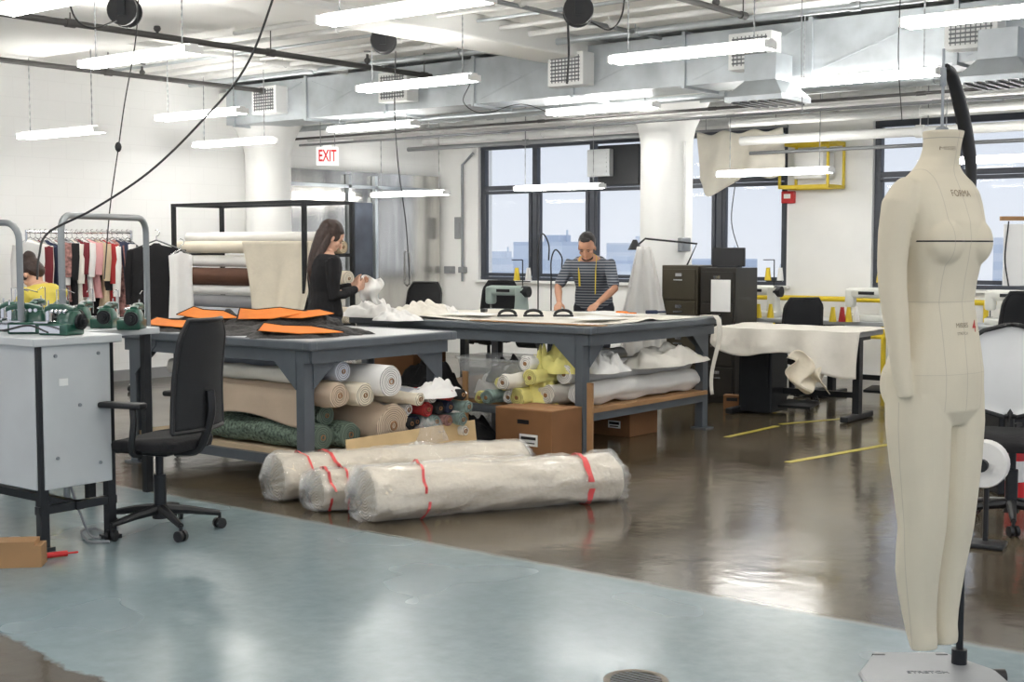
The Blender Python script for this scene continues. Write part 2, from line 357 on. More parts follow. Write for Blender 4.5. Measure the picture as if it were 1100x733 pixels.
for y,z,r,m_,nm in ((12.9,2.92,.05,STEELW,'galvanised pipe running along the window wall'),(12.6,3.05,.035,GP,'grey pipe running along the window wall'),(13.3,2.98,.045,STEELW,'galvanised pipe running along the window wall'),(13.6,2.9,.04,LP,'pale pipe running along the window wall'),(13.7,3.1,.05,LP,'pale pipe high on the window wall'),(12.3,2.86,.03,LP,'pale conduit near the window wall'),(11.2,2.9,.035,STEELW,'galvanised pipe behind the duct'),(11.5,2.8,.03,LP,'pale pipe behind the duct'),(11.35,2.72,.014,GP,'thin grey conduit behind the duct'),(11.0,2.76,.014,DP,'thin dark conduit behind the duct'),(11.9,2.96,.03,STEELW,'galvanised conduit behind the column line'),(9.7,3.3,.03,STEELW,'galvanised conduit in front of the duct'),(9.3,3.32,.025,LP,'thin white conduit below the ceiling'),(8.9,3.32,.018,LP,'thin white conduit below the ceiling'),(8.6,3.34,.015,STEELW,'thin conduit fixed to the ceiling'),(8.1,3.32,.022,LP,'thin white conduit below the ceiling')):
    pipe([(-12.4,y,z),(-1.8,y,z)],r,m_,nm)
pipe([(-12.4,13.3,2.78),(-8.1,13.3,2.78)],.03,GP,'thin grey conduit along the window wall')
pipe([(-7.2,13.0,2.62),(-1.8,13.0,2.62)],.05,WHITE,'white insulated pipe above the windows')
pipe([(-7.2,13.2,2.5),(-1.8,13.2,2.5)],.02,GP,'thin conduit above the windows')
pipe([(-7.0,12.4,2.75),(-1.8,12.4,2.75)],.035,LP,'pale pipe above the windows')
pipe([(-9.1,7.6,3.3),(-1.8,7.6,3.3)],.022,LP,'thin white conduit below the ceiling')
pipe([(-6.4,-1,3.3),(-6.4,10.1,3.3)],.018,GP,'thin grey conduit below the ceiling')
pipe([(-10.3,-1,3.32),(-10.3,10.1,3.32)],.03,LP,'pale pipe below the ceiling')
for x,y in ((-11.5,5.5),(-11.5,8.4),(-9.1,6.8),(-9.1,9.2),(-4.98,8.6)):
    bm=BM(); tube(bm,[(x,y,3.18),(x,y,3.3)],.012,8); ball(bm,(x,y,3.24),.03); tube(bm,[(x,y,3.32),(x,y,3.33)],.035,12); mk('sprinkler_head',bm,DP,label='sprinkler head on the dark ceiling pipe',cat='sprinkler',group='sprinkler heads')
for u,v in ((825,100),(1078,78)):
    p=at_Y(u,v,9.85); d=thing('air_diffuser',p,0,'galvanised tapered air diffuser hanging below the duct','vent','tapered air diffusers')
    bm=BM(); loft(bm,[ering((0,0,z),a,b,4,ex=V((.707,.707,0)),ey=V((-.707,.707,0))) for z,a,b in ((-.08,.36,.36),(-.04,.36,.36),(.09,.2,.2),(.3,.2,.2))]); mk('hood',bm,STEELW,d,smooth=False)
    bm=BM()
    for k in range(6): box(bm,(-.2+k*.08,0,-.085),(.02,.46,.02))
    mk('grille',bm,GR,d,smooth=False)
for u,v,h in ((134,12,.2),(412,44,.2),(621,12,.2)):
    d={134:9.2,412:11.3,621:9.4}[u]; p=UVD(u,v,d)
    o=thing('cord_reel',p,YAW,'round black retractable cord reel hanging from the ceiling','reel','ceiling cord reels')
    Mx=Matrix.Rotation(pi/2,4,'X')
    bm=BM(); lathe(bm,[(.03,-.07),(.1,-.07),(.105,-.06),(.105,-.045),(.075,-.04),(.075,.04),(.105,.045),(.105,.06),(.1,.07),(.03,.07)],28,Mx); mk('drum',bm,BLACK,o)
    bm=BM(); box(bm,(0,-.085,.06),(.05,.012,.2)); box(bm,(0,.085,.06),(.05,.012,.2)); box(bm,(0,0,.165),(.05,.18,.012)); tube(bm,[(0,0,.165),(0,0,ZC-p.z)],.012,8); mk('bracket',bm,BLACKM,o,smooth=False)
def cable(pts,r,label,mat=BLACK,name='hanging_cable'):
    bm=BM(); tube(bm,spl(pts,8),r,6); return mk(name,bm,mat,label=label,cat='cable')
cable([UVD(330,-128,7.),UVD(292,2,7.),UVD(262,75,7.),UVD(215,132,7.),UVD(160,185,7.),UVD(100,225,7.),UVD(52,250,7.),UVD(42,275,6.9),UVD(40,300,6.8)],.006,'black power cable sagging from the ceiling to the machines')
bm=BM(); tube(bm,spl([UVD(150,-30,8.6),UVD(146,40,8.5),UVD(134,110,8.5),UVD(127,160,8.5),UVD(118,225,8.4),UVD(112,300,8.3)],8),.004,6); ball(bm,UVD(127,158,8.5),.03,(.7,.7,1.1)); mk('hanging_cable',bm,BLACK,label='thin black cord with inline plug hanging from the ceiling',cat='cable')
cable([UVD(70,-20,9),UVD(80,18,9),UVD(100,30,9),UVD(125,22,9.1)],.006,'black air hose looping to the reel')
cable([UVD(672,-20,9.2),UVD(668,16,9.2),UVD(655,32,9.2),UVD(635,24,9.3)],.006,'black hose looping beside the reel')
cable([UVD(425,55,11.3),UVD(424,120,11.4),UVD(428,180,11.5),UVD(436,240,11.6),UVD(440,300,11.6)],.005,'black cord hanging from the reel to the table')
cable([UVD(610,24,9.4),UVD(611,60,9.4),UVD(609,90,9.4)],.008,'black pendant cord with plug')
cable([UVD(862,-30,9.6),UVD(861,60,9.6),UVD(862,120,9.8)],.004,'thin grey wire hanging from the ceiling',GREYP)
cable([UVD(790,195,13.2),UVD(786,240,13.2),UVD(798,280,13.0)],.005,'thin black cord hanging by the window')
cable([UVD(505,90,12),UVD(498,110,12),UVD(520,122,12.1),UVD(560,112,12.1),UVD(600,125,12.2)],.004,'thin black wire looping between the pipes')
cable([UVD(968,-20,9.9),UVD(965,60,9.9),UVD(969,130,9.9)],.004,'thin black wire hanging from the ceiling')
# ------------------------------------------------------------- left wall stainless + exit
sd=bpy.data.objects.new('door_1',None); scn.collection.objects.link(sd); sd['kind']='structure'; sd.location=(LX,0,0)
bm=BM(); box(bm,(.05,12.55,1.22),(.1,2.9,2.45)); mk('steel_surround',bm,STAIN,sd,smooth=False)
for y0,y1 in ((11.15,12.15),(12.72,13.95)):
    bm=BM(); box(bm,(.115,(y0+y1)/2,1.1),(.03,y1-y0,2.15),bev=.005); mk('door_leaf',bm,STAIN,sd,smooth=False)
bm=BM(); box(bm,(.13,12.44,1.5),(.05,.36,1.1)); mk('door_window',bm,M('dark_blue_glass',S(62,66,74),.15,var=.5,scale=2),sd,smooth=False)
bm=BM()
for y in (12.2,12.68): box(bm,(.14,y,1.2),(.06,.05,2.4))
box(bm,(.14,12.55,2.25),(.06,2.9,.04)); mk('door_frame',bm,STEELW,sd,smooth=False)
bm=BM(); tube(bm,[(.13,13.3,.95),(.18,13.3,.98),(.18,13.3,1.4),(.13,13.3,1.43)],.014,8); mk('door_handle',bm,CHROME,sd)
p=UVD(352,168,15.2)
ex=thing('exit_sign',p,YAW,'hanging white exit sign with red letters','sign')
bm=BM(); box(bm,(0,0,0),(.25,.04,.21),bev=.006); box(bm,(0,0,.11),(.1,.03,.03)); mk('sign_panel',bm,WHITEM,ex,smooth=False)
for s in (-1,1): bm=BM(); tube(bm,[(.08*s,0,.1),(.08*s,0,ZC-p.z)],.005,6); mk('hanger_rod',bm,GREYP,ex)
t=text('EXIT',.105,RED,ex,(0,-.024,0),(pi/2,0,0),ext=.003,off=.002); t.scale=(.95,1.75,1)
for i,(u,v,w,h) in enumerate(((493,245,.12,.3),(483,290,.16,.1),(497,290,.12,.08))):
    p=at_Y(u,v,BY-.03); bm=BM(); box(bm,(0,0,0),(w,.06,h),bev=.006); box(bm,(0,-.034,0),(w*.6,.012,h*.5)); mk('switch_box',bm,GREYP,loc=p,label='small grey electrical box on the white wall',cat='switch box',group='electrical boxes',smooth=False)
pipe([(-12.1,BY-.04,1.0),(-12.1,BY-.04,2.6),(-11.9,BY-.04,2.75)],.018,MGREY,'grey electrical conduit running up the wall',name='wall_conduit')
# conduit and outlet box on the column shaft
cc=V((-7.48,11.94,0)); dcol=(RT*.55-FW*.83).normalized(); q=cc+dcol*.285
pipe([(q.x,q.y,1.5),(q.x,q.y,2.55)],.012,LP,'thin conduit strapped to the round column',name='column_conduit')
bm=BM(); box(bm,(0,0,0),(.13,.06,.14),bev=.008); box(bm,(0,-.034,0),(.05,.012,.08)); mk('outlet_box',bm,MGREY,loc=(q.x,q.y,1.5),rot=YAW+.5,label='grey outlet box mounted on the round column',cat='outlet box',smooth=False)
# ------------------------------------------------------------- work tables
def table(name,x0,x1,y0,y1,H,label,shelfz,shelfmat):
    cx,cy=(x0+x1)/2,(y0+y1)/2; w,d=x1-x0,y1-y0
    o=thing(name,(cx,cy,0),0,label,'table')
    bm=BM(); box(bm,(0,0,H-.0225),(w,d,.045),bev=.006); mk('tabletop',bm,TOPG,o,smooth=False)
    bm=BM()
    for s in (-1,1):
        box(bm,(0,s*(d/2-.06),H-.045-.045),(w-.1,.05,.09)); box(bm,(s*(w/2-.06),0,H-.045-.045),(.05,d-.1,.09))
    for s in (-1,1): box(bm,(0,s*(d/2-.03),H-.026),(w+.012,.066,.056),bev=.01); box(bm,(s*(w/2-.03),0,H-.0265),(.066,d+.012,.055),bev=.01)
    mk('apron',bm,DSTEEL,o,smooth=False)
    for sx in (-1,1):
        for sy in (-1,1):
            X,Y=sx*(w/2-.1),sy*(d/2-.08); bm=BM()
            box(bm,(X,Y,(H-.05)/2),(.012,.075,H-.05)); box(bm,(X-sx*.03,Y+sy*.035,(H-.05)/2),(.07,.012,H-.05)); box(bm,(X-sx*.03,Y-sy*.035,(H-.05)/2),(.07,.012,H-.05))
            vs=[(X-sx*.06,H-.05),(X-sx*.3,H-.05),(X-sx*.3,H-.09),(X-sx*.06,H-.3)]
            loft(bm,[[V((a,Y+sy*(.042),z)) for a,z in vs],[V((a,Y+sy*(.05),z)) for a,z in vs]])
            vs=[(Y-sy*.03,H-.05),(Y-sy*.27,H-.05),(Y-sy*.27,H-.09),(Y-sy*.03,H-.3)]
            loft(bm,[[V((X+sx*.006,a,z)) for a,z in vs],[V((X+sx*.014,a,z)) for a,z in vs]])
            box(bm,(X-sx*.02,Y,.006),(.14,.13,.012)); mk('leg',bm,DSTEEL,o,smooth=False)
    for s in (-1,1):
        bm=BM(); box(bm,(0,s*(d/2-.08),shelfz-.045),(w-.2,.04,.06)); mk('stretcher',bm,DSTEEL,o,smooth=False)
        bm=BM(); box(bm,(s*(w/2-.1),0,shelfz-.045),(.04,d-.16,.06)); mk('stretcher',bm,DSTEEL,o,smooth=False)
    bm=BM(); box(bm,(0,0,shelfz-.0),(w-.12,d-.2,.03)); mk('lower_shelf',bm,shelfmat,o,smooth=False)
    return o
T1=(-7.85,-5.915,5.476,6.81); T2=(-7.86,-5.449,7.717,9.545); H=.91
table('cutting_table',*T1,H,'steel-legged cutting table loaded with black and orange pieces, rolls below',.2,BEIGE)
table('cutting_table',*T2,H,'wide steel-legged cutting table with pale cloth on top',.3,WOOD)
# ------------------------------------------------------------- fabric rolls
def roll(p0,p1,r,mat,label,group,flat=1,core=True,lump=.02,rings=5):
    p0,p1=V(p0),V(p1); L=(p1-p0).length
    rc=max(.014,r*.2); k=rings
    e=[(rc+(r*.97-rc)*i/k,.004 if i%2 else 0) for i in range(k+1)]
    N=14; P=e+[(r*(1+lump*math.sin(i*1.7+r*50)),.008+(L-.016)*i/N) for i in range(N+1)]+[(rr,L-z) for rr,z in e[::-1]]
    Mx=Matrix.Rotation(pi/2,4,'Y'); bm=BM()
    lathe(bm,P,26,Matrix.Diagonal((1,1,flat,1))@Mx)
    if lump>.025:
        sd_=random.uniform(0,50)
        for v in bm.verts:
            rr=math.hypot(v.co.y,v.co.z)
            if rr>r*.6:
                k_=1+lump*2.2*noise.noise(V((v.co.x*5+sd_,v.co.y/r*1.2,v.co.z/r*1.2)))+(lump*2*noise.noise(V((sd_,v.co.y/r*1.5,v.co.z/r*1.5))))
                v.co.y*=k_; v.co.z*=k_
    bm.faces.ensure_lookup_table()
    for f in bm.faces:
        x=f.calc_center_median().x
        if x<.0065 or x>L-.0065: f.material_index=1
    c=mat['col']; ring=stripes('rolled_'+mat.name,tuple(c),tuple(q*.42 for q in c),0,75,.62,radial=True)
    o=mk('fabric_roll',bm,[mat,ring],label=label,cat='fabric roll',group=group,ang=50); face(o,p0,p1)
    if core:
        bm=BM(); lathe(bm,[(rc*.7,-.006),(rc,-.006),(rc,L+.006),(rc*.7,L+.006),(rc*.7,L-.05),(rc*.6,L-.05)],16,Mx); mk('cardboard_core',bm,CARDT,o)
    return o
g1='fabric rolls under the cutting table'
z0=.215
x1,y1=T1[1],T1[2]
def R1(xa,xb,y,z,r,mat,lab,**k): return roll((xa,y,z),(xb,y,z),r,mat,lab,g1,**k)
R1(-7.4,-6.02,y1+.2,z0+.09,.09,PATT,'green patterned fabric roll lying on the low shelf',flat=.85,lump=.06)
R1(-7.4,-5.98,y1+.4,z0+.09,.09,PATT,'green patterned fabric roll lying on the low shelf',flat=.85,lump=.06)
R1(-7.4,-6.1,y1+.31,z0+.21,.07,PATT,'green patterned fabric roll stacked on two others',flat=.9,lump=.06)
R1(-7.4,-5.86,y1+.66,z0+.13,.15,PINKB,'thick pinkish-beige fabric roll with spiral end',flat=.88,lump=.09)
R1(-7.5,-5.94,y1+.27,z0+.35,.085,PINKB,'pinkish-beige fabric roll with loose spiral end',flat=.82,lump=.1)
R1(-7.5,-5.9,y1+.45,z0+.34,.075,CREAM,'cream fabric roll wedged between the others',flat=.9,lump=.08)
R1(-7.55,-5.82,y1+.6,z0+.42,.1,WCLOTH,'long white fabric roll on top of the others',lump=.03)
R1(-7.5,-6.0,y1+.36,z0+.49,.065,LAV,'pale grey fabric roll under the tabletop',lump=.04)
R1(-7.5,-6.08,y1+.2,z0+.46,.05,OFFW,'slim off-white fabric roll under the tabletop',lump=.06)
cols=[(TEAL,'grey-green'),(LAV,'pale grey'),(BLACKC,'black'),(FLOR,'printed'),(WCLOTH,'white'),(FLOR,'printed'),(CREAM,'cream'),(NAVY,'navy'),(OFFW,'off-white'),(REDC,'red'),(TEAL,'grey-green'),(LAV,'pale grey')]
i=0
for row in range(4):
    for k in range(5):
        m_,nm=cols[(i*5+row)%len(cols)]; i+=1
        r_=random.uniform(.032,.048)
        R1(-7.0+random.uniform(0,.3),-5.86+random.uniform(-.08,.16),y1+.86+k*.092-(row%2)*.04,z0+.045+row*.082,r_,m_,'thin %s fabric roll poking out from the shelf'%nm,lump=.08)
bm=BM(); grid(bm,24,14,lambda u,v:V((-6.95+u*.85,y1+.16-.015*math.sin(u*7)-.05*v,z0+.38-.2*v+.03*math.sin(u*5)*v)))
o=mk('loose_cloth_flap',bm,PINKB,label='loose pinkish-beige cloth flap hanging over the patterned rolls',cat='cloth'); mod(o,'SOLIDIFY',thickness=.006)
bm=BM(); box(bm,(0,0,0),(.3,1.25,.13),bev=.035,seg=3)
for v in bm.verts: v.co.z+=.02*noise.noise(v.co*5); v.co.x+=.03*noise.noise(v.co*3)
mk('folded_fabric_stack',bm,BEIGE,loc=(-5.74,y1+.8,.075),label='folded beige cloth pad on the floor below the shelf',cat='fabric')
bm=BM(); box(bm,(0,0,0),(.012,1.2,.17),rot=(0,-.12,0)); mk('cardboard_sheet',bm,M('tan_board',S(196,170,128),.85),loc=(-5.79,y1+.78,.23),label='tan cardboard sheet standing along the low shelf',cat='cardboard',smooth=False)
g2='fabric rolls on the plywood shelf'
zs=.318
X2,Y2=T2[1],T2[2]
for (xo,z,r,ya,yb,m_,nm) in ((-.22,.09,.085,.15,1.7,WCLOTH,'white'),(-.4,.085,.08,.0,1.6,OFFW,'off-white'),(-.31,.235,.075,.1,1.72,WCLOTH,'white'),(-.55,.07,.065,-.15,1.4,YCLOTH,'pale yellow'),(-.67,.06,.05,-.1,1.2,WCLOTH,'white'),(-.47,.215,.06,-.1,1.3,YCLOTH,'pale yellow'),(-.6,.185,.055,-.25,1.1,OFFW,'off-white'),(-.78,.06,.05,-.22,1.1,TEAL,'grey-green'),(-.72,.165,.05,-.12,1.1,YCLOTH,'pale yellow'),(-.55,.31,.05,-.05,1.2,WCLOTH,'white'),(-.88,.05,.04,-.18,1.0,YCLOTH,'pale yellow')):
    roll((X2+xo,Y2+ya,zs+z),(X2+xo+random.uniform(-.02,.05),Y2+yb,zs+z),r,m_,'%s fabric roll lying on the plywood shelf'%nm,g2,lump=.09)
def mound(loc,sx,sy,h,mat,label,seed=0,name='crumpled_cloth',rz=0,cat='cloth',parent=None):
    bm=BM()
    def fn(u,v):
        a=u*2*pi; rr=v; n_=noise.noise(V((math.cos(a)*1.6+seed,math.sin(a)*1.6,v*2)))
        R=(1+.35*n_)*rr
        q=V((R*math.cos(a)*2.2+seed*3,R*math.sin(a)*2.2,1.5)); w_=noise.noise(q*1.3); f1=math.sin(6*(q.x*.6+q.y*.8)+5*w_)*.5; f2=math.sin(11*(q.x*.7-q.y*.5)+6*w_)*.5
        zz=h*(1-rr**2.4)*(.62+.35*w_+.16*f1+.07*f2)+.008
        if v==1: zz=0
        return V((sx*R*math.cos(a),sy*R*math.sin(a),max(0,zz)))
    grid(bm,72,24,fn); bmesh.ops.remove_doubles(bm,verts=bm.verts,dist=.0005)
    return mk(name,bm,mat,parent=parent,loc=loc,rot=rz,label=label,cat=cat,ang=90)
for j,(u,v,sx,sy,h,m_) in enumerate(((400,336,.28,.2,.17,WCLOTH),(452,336,.28,.22,.16,OFFW),(425,340,.2,.15,.1,WCLOTH),(478,334,.15,.12,.09,WCLOTH))):
    p=at_z(u,v+4,H); mound((p.x,p.y,H),sx,sy,h,m_,'softly folded white cloth heaped on the cutting table',j+1)
bm=BM()
grid(bm,40,30,lambda u,v:V((-1.1+u*2.2,-.8+v*1.6,.004+.01*abs(noise.noise(V((u*6,v*5,0))))+ .014*math.exp(-((u-.3-.3*v)*9)**2)+.02*math.exp(-((v-.55-.1*math.sin(u*4))*14)**2))))
o=mk('cloth_sheet',bm,OFFW,loc=(-6.62,8.62,H),label='large pale cloth spread over the cutting table',cat='cloth')
for k,(x,y,rz,sx,sy) in enumerate(((-6.9,8.1,.3,.4,.3),(-6.1,8.9,-.2,.5,.35),(-5.8,8.3,.15,.3,.42))):
    bm=BM(); grid(bm,8,8,lambda u,v:V(((u-.5)*sx,(v-.5)*sy,.006*math.sin(u*4+k)+.006))); mk('paper_sheet',bm,WHITE,loc=(x,y,H+.03),rot=rz,label='loose pattern paper sheet lying on the cutting table',cat='paper',group='loose pattern sheets')
for k,(u,v,m_,nm) in enumerate(((668,341,ORANGE,'orange'),(700,340,NAVY,'dark'),(520,338,BLACK,'black'))):
    p=at_z(u,v,H); bm=BM(); box(bm,(0,0,.015),(.1,.04,.03),bev=.008); tube(bm,[(.05,0,.015),(.13,.01,.015)],.008,8); mk('hand_tool',bm,m_,loc=(p.x,p.y,H+.02),rot=k,label='small %s hand tool lying on the cutting table'%nm,cat='tool')
for u,v in ((545,343),(573,343),(605,343)):
    p=at_z(u,v,H); o=thing('fabric_weight',(p.x,p.y,H+.02),YAW,'black half-round pattern weight on the cutting table','weight','black pattern weights')
    bm=BM(); box(bm,(0,0,.008),(.16,.07,.016),bev=.005); mk('base',bm,BLACK,o,smooth=False)
    bm=BM(); tube(bm,[(.065*math.cos(a),0,.016+.035*math.sin(a)) for a in [pi*i/10 for i in range(11)]],.012,8); mk('handle',bm,BLACK,o)
bm=BM(); box(bm,(0,0,0),(1.2,.07,.006)); mk('ruler',bm,WOOD,loc=(-6.0,7.8,H+.01),rot=.03,label='long wooden ruler lying on the cutting table edge',cat='ruler',smooth=False)
bm=BM(); grid(bm,6,18,lambda u,v:V((.02+.02*math.sin(v*5) if v>.12 else -.1+v*1.0,(u-.5)*.08*(1-.4*v)+.03*math.sin(v*6),.012 if v<.12 else .012-.72*(v-.12)))); o=mk('cloth_strip',bm,OFFW,loc=(T2[1]+.01,9.4,H+.003),label='white cloth strip dangling over the table edge',cat='cloth'); mod(o,'SOLIDIFY',thickness=.004)
def bag(loc,rz,s,label,h=1,seed=0,orange=True):
    o=thing('sewn_bag_piece',loc,rz,label,'bag','black and orange sewn pieces')
    bm=BM()
    def fn(u,v):
        a=u*2*pi; R=(1+.3*noise.noise(V((math.cos(a)*2+seed,math.sin(a)*2,v))))*v
        x,y=.32*s*R*math.cos(a),.2*s*R*math.sin(a); base=.03*h+.2*max(0,y+.1)*h
        z=base*(1-v**5)*(1+.6*noise.noise(V((x*12+seed,y*12,0)))) 
        return V((x,y,max(0,z)))
    grid(bm,48,14,fn); bmesh.ops.remove_doubles(bm,verts=bm.verts,dist=.0005); mk('black_lining',bm,QUILT,o)
    if orange:
        pts=[(-.24,-.1),(.02,-.14),(.3,-.06),(.1,.06),(-.08,.05),(-.2,.1)]
        f=lambda x,y,d:V((x*s,y*s,.042*h+d+.22*h*(y*s+.11)+.05*x*(1 if seed%2 else -1)))
        bm=BM(); loft(bm,[[f(x,y,0) for x,y in pts],[f(x,y,.005) for x,y in pts]]); mk('orange_panel',bm,ORANGE,o,smooth=False)
        bm=BM(); tube(bm,[f(x,y,.004) for x,y in pts[2:]+pts[:1]],.006,6); mk('black_binding',bm,BLACKC,o)
    return o
for k,(u,v,rz,s,h,og) in enumerate(((196,357,.0,1.0,.8,1),(262,361,-.15,1.0,.7,0),(318,364,.2,1.0,.8,1),(356,361,-.2,.8,.8,0),(225,351,-.3,.9,1.3,1),(288,352,.3,.95,1.5,1),(160,356,.3,.7,.9,0),(330,352,-.3,.8,1.4,1))):
    p=at_z(u,v-2,H); bag((p.x,p.y,H),YAW+rz,s,('flat angular orange piece lying on dark quilted fabric' if og else 'dark quilted sewn piece lying on the table'),h,k*7,og)
# ------------------------------------------------------------- wrapped rolls
WRAP=film('clear_plastic_wrap',(.95,.94,.92),.26,.06,1.0,16)
WCORE=M('wrapped_cream_cloth',S(222,210,188),.55,var=.08,scale=5,bump=.9,bscale=12,coat=.7,bdist=.03)
WEND=stripes('rolled_wrapped_cloth',S(224,212,190),S(140,126,104),0,60,.6,radial=True)
def wrapped(p0,p1,r0,r1,label,tapes,seed):
    p0,p1=V(p0),V(p1); L=(p1-p0).length
    seg=52
    def nzf(x,a,m=1):
        q=V((x*3+seed*7,math.cos(a)*2,math.sin(a)*2)); 
        return .45*noise.noise(q)+.5*m*(abs(noise.noise(V((x*7+seed+1.5*math.sin(a*2),math.cos(a)*1.7,math.sin(a)*1.7))))-.2)+.25*m*(abs(noise.noise(q*6))-.2)
    def rad(x):
        t=min(1,max(0,x/L)); return (r0+(r1-r0)*t)*(1+.03*math.sin(t*8+seed))
    def ring(x,infl,nn,k=1.,m=1):
        R=(rad(x)+infl)*k; row=[]
        for j in range(seg):
            a=2*pi*j/seg; rr=R*(1+nn*nzf(x,a,m)); row.append(V((x,rr*math.cos(a)*1.14,max(rr*math.sin(a)*.88,-r0*.78))))
        return row
    bm=BM(); n=52; rs=[ring(.0,0,.1,.25,0),ring(.0,0,.1,.6,0),ring(0,0,.12,.93,0)]
    for i in range(n+1): rs.append(ring(.015+(L-.03)*i/n,0,.24,1,.7))
    rs+=[ring(L,0,.12,.93,0),ring(L,0,.1,.6,0),ring(L,0,.1,.25,0)]
    loft(bm,rs); bm.faces.ensure_lookup_table()
    for f in bm.faces:
        x=f.calc_center_median().x
        if x<.005 or x>L-.005: f.material_index=1
    o=mk('wrapped_fabric_roll',bm,[WCORE,WEND],label=label,cat='fabric roll',group='plastic-wrapped fabric rolls on the floor',ang=60)
    face(o,p0,p1)
    bm=BM(); rs=[]
    def flare(x,k): return [V((q.x+.025*math.sin(j*2.2+seed),q.y,q.z-(1-k)*r0*.35)) for j,q in enumerate(ring(x,.01,.4,k))]
    for x,k in ((-.06,.35),(-.05,.65),(-.02,.9)): rs.append(flare(x,k))
    for i in range(n+1): rs.append(ring(L*i/n,.01,.42,1))
    for x,k in ((L+.02,.9),(L+.05,.65),(L+.06,.35)): rs.append(flare(x,k))
    loft(bm,rs); mk('plastic_wrap',bm,WRAP,o,ang=80)
    for t,w_,a0,a1 in tapes:
        x=L*t; bm=BM(); N=30
        def fn(u,v):
            a=a0+(a1-a0)*u; xx=x+(v-.5)*w_+.03*math.sin(a*1.3+seed); rr=(rad(xx)+.018)*(1+.42*nzf(xx,a)); return V((xx,rr*math.cos(a)*1.14,max(rr*math.sin(a)*.88,-r0*.78)))
        grid(bm,N,2,fn); mk('tape',bm,REDT,o)
    return o
wrapped(RD(-.80,7.2,.135),RD(.58,7.86,.115),.17,.155,'long fabric roll wrapped in clear plastic with red marks',((.2,.014,-3,3.),(.86,.034,-3,3)),1)
wrapped(RD(-1.1,7.46,.11),RD(.1,8.04,.11),.13,.12,'plastic-wrapped fabric roll squeezed between two others',((.05,.016,-3,3),(.13,.012,-3,3)),2)
wrapped(RD(-1.38,7.78,.13),RD(.05,8.52,.12),.155,.14,'plastic-wrapped cream fabric roll with red marks',((.1,.014,-3,3),(.2,.024,-3,3)),3)
# ------------------------------------------------------------- office chair
def office_chair(loc,rz,label,backmat=BMESH,seatmat=BLACKC,rnd=False):
    o=thing('office_chair',loc,rz,label,'chair')
    bm=BM(); loft(bm,[ering((0,.0,z),a,b,28,p=3.2) for z,a,b in ((.44,.19,.18),(.455,.245,.235),(.49,.25,.24),(.505,.235,.225))])
    for v in bm.verts: v.co.z-=.03*max(0,v.co.y-.1)/.15+(.0 if abs(v.co.x)>.18 else .008)
    mk('seat',bm,seatmat,o,ang=60)
    bm=BM()
    def back(u,v):
        w_=(.46-.06*v-.1*max(0,v-.85)/.15) if not rnd else .5*max(.02,(1-abs(2*v-1)**3.2))**.5
        x=(u-.5)*w_; z=.55+v*(.56 if not rnd else .5); y=-.235-.07*v+.045*math.sin(pi*v)*.6-.05*(1-(2*u-1)**2)+.03*(v-.2)**2
        return V((x,y,z))
    grid(bm,14,20,back); b=mk('backrest',bm,backmat,o); mod(b,'SOLIDIFY',thickness=.01,offset=0)
    bm=BM(); e=[back(u,0) for u in [i/8 for i in range(9)]]+[back(1,v) for v in [i/16 for i in range(1,17)]]+[back(1-i/8,1) for i in range(1,9)]+[back(0,1-i/16) for i in range(1,17)]
    tube(bm,e,.013,8); tube(bm,spl([(0,-.31,.75),(0,-.31,.62),(0,-.24,.45),(0,-.1,.42)],5),.024,8); mk('back_frame',bm,BLACK,o)
    for s in (-1,1):
        bm=BM(); tube(bm,spl([(s*.2,-.02,.43),(s*.28,-.03,.46),(s*.29,-.05,.6),(s*.28,-.04,.68)],5),.017,8); box(bm,(s*.28,.02,.69),(.075,.25,.03),bev=.012,seg=3); mk('armrest',bm,BLACK,o)
    bm=BM(); tube(bm,[(0,0,.1),(0,0,.3),(0,0,.3),(0,0,.43)],[.032,.032,.02,.02],14); box(bm,(0,0,.425),(.16,.2,.04),bev=.01); mk('gas_lift',bm,BLACKM,o)
    bm=BM()
    for i in range(5):
        a=2*pi*i/5+.3; tube(bm,[(0,0,.12),(.15*math.cos(a),.15*math.sin(a),.105),(.3*math.cos(a),.3*math.sin(a),.08)],[.03,.022,.015],8)
    tube(bm,[(0,0,.07),(0,0,.14)],.042,14); mk('base',bm,BLACK,o)
    for i in range(5):
        a=2*pi*i/5+.3; c=V((.3*math.cos(a),.3*math.sin(a),0)); t=V((-math.sin(a+.5),math.cos(a+.5),0)); bm=BM()
        for s in (-1,1): tube(bm,[c+t*s*.008+V((0,0,.028)),c+t*s*.026+V((0,0,.028))],.028,14)
        tube(bm,[c+V((0,0,.03)),c+V((0,0,.085))],.009,6); mk('caster',bm,BLACK,o)
    return o
ch=office_chair(UD(168,6.9),YAW+pi/2-.34,'black office chair with mesh back and armrests beside the machine bench')
dup(ch,UD(440,13.6),YAW+2.6,'black office chair behind the cutting table'); dup(ch,UD(525,14.7),YAW+.5,'black office chair near the windows')
q=dup(ch,UD(852,12.75),YAW+.2,'black office chair at the sewing tables'); q.scale=(.92,.92,.9)
dup(ch,UD(1078,11.2),YAW+.3,'black office chair at the window wall')
office_chair(UD(1092,7.05),YAW-.3+pi,'office chair with white rounded back shell and black frame',backmat=WHITEM,rnd=True)
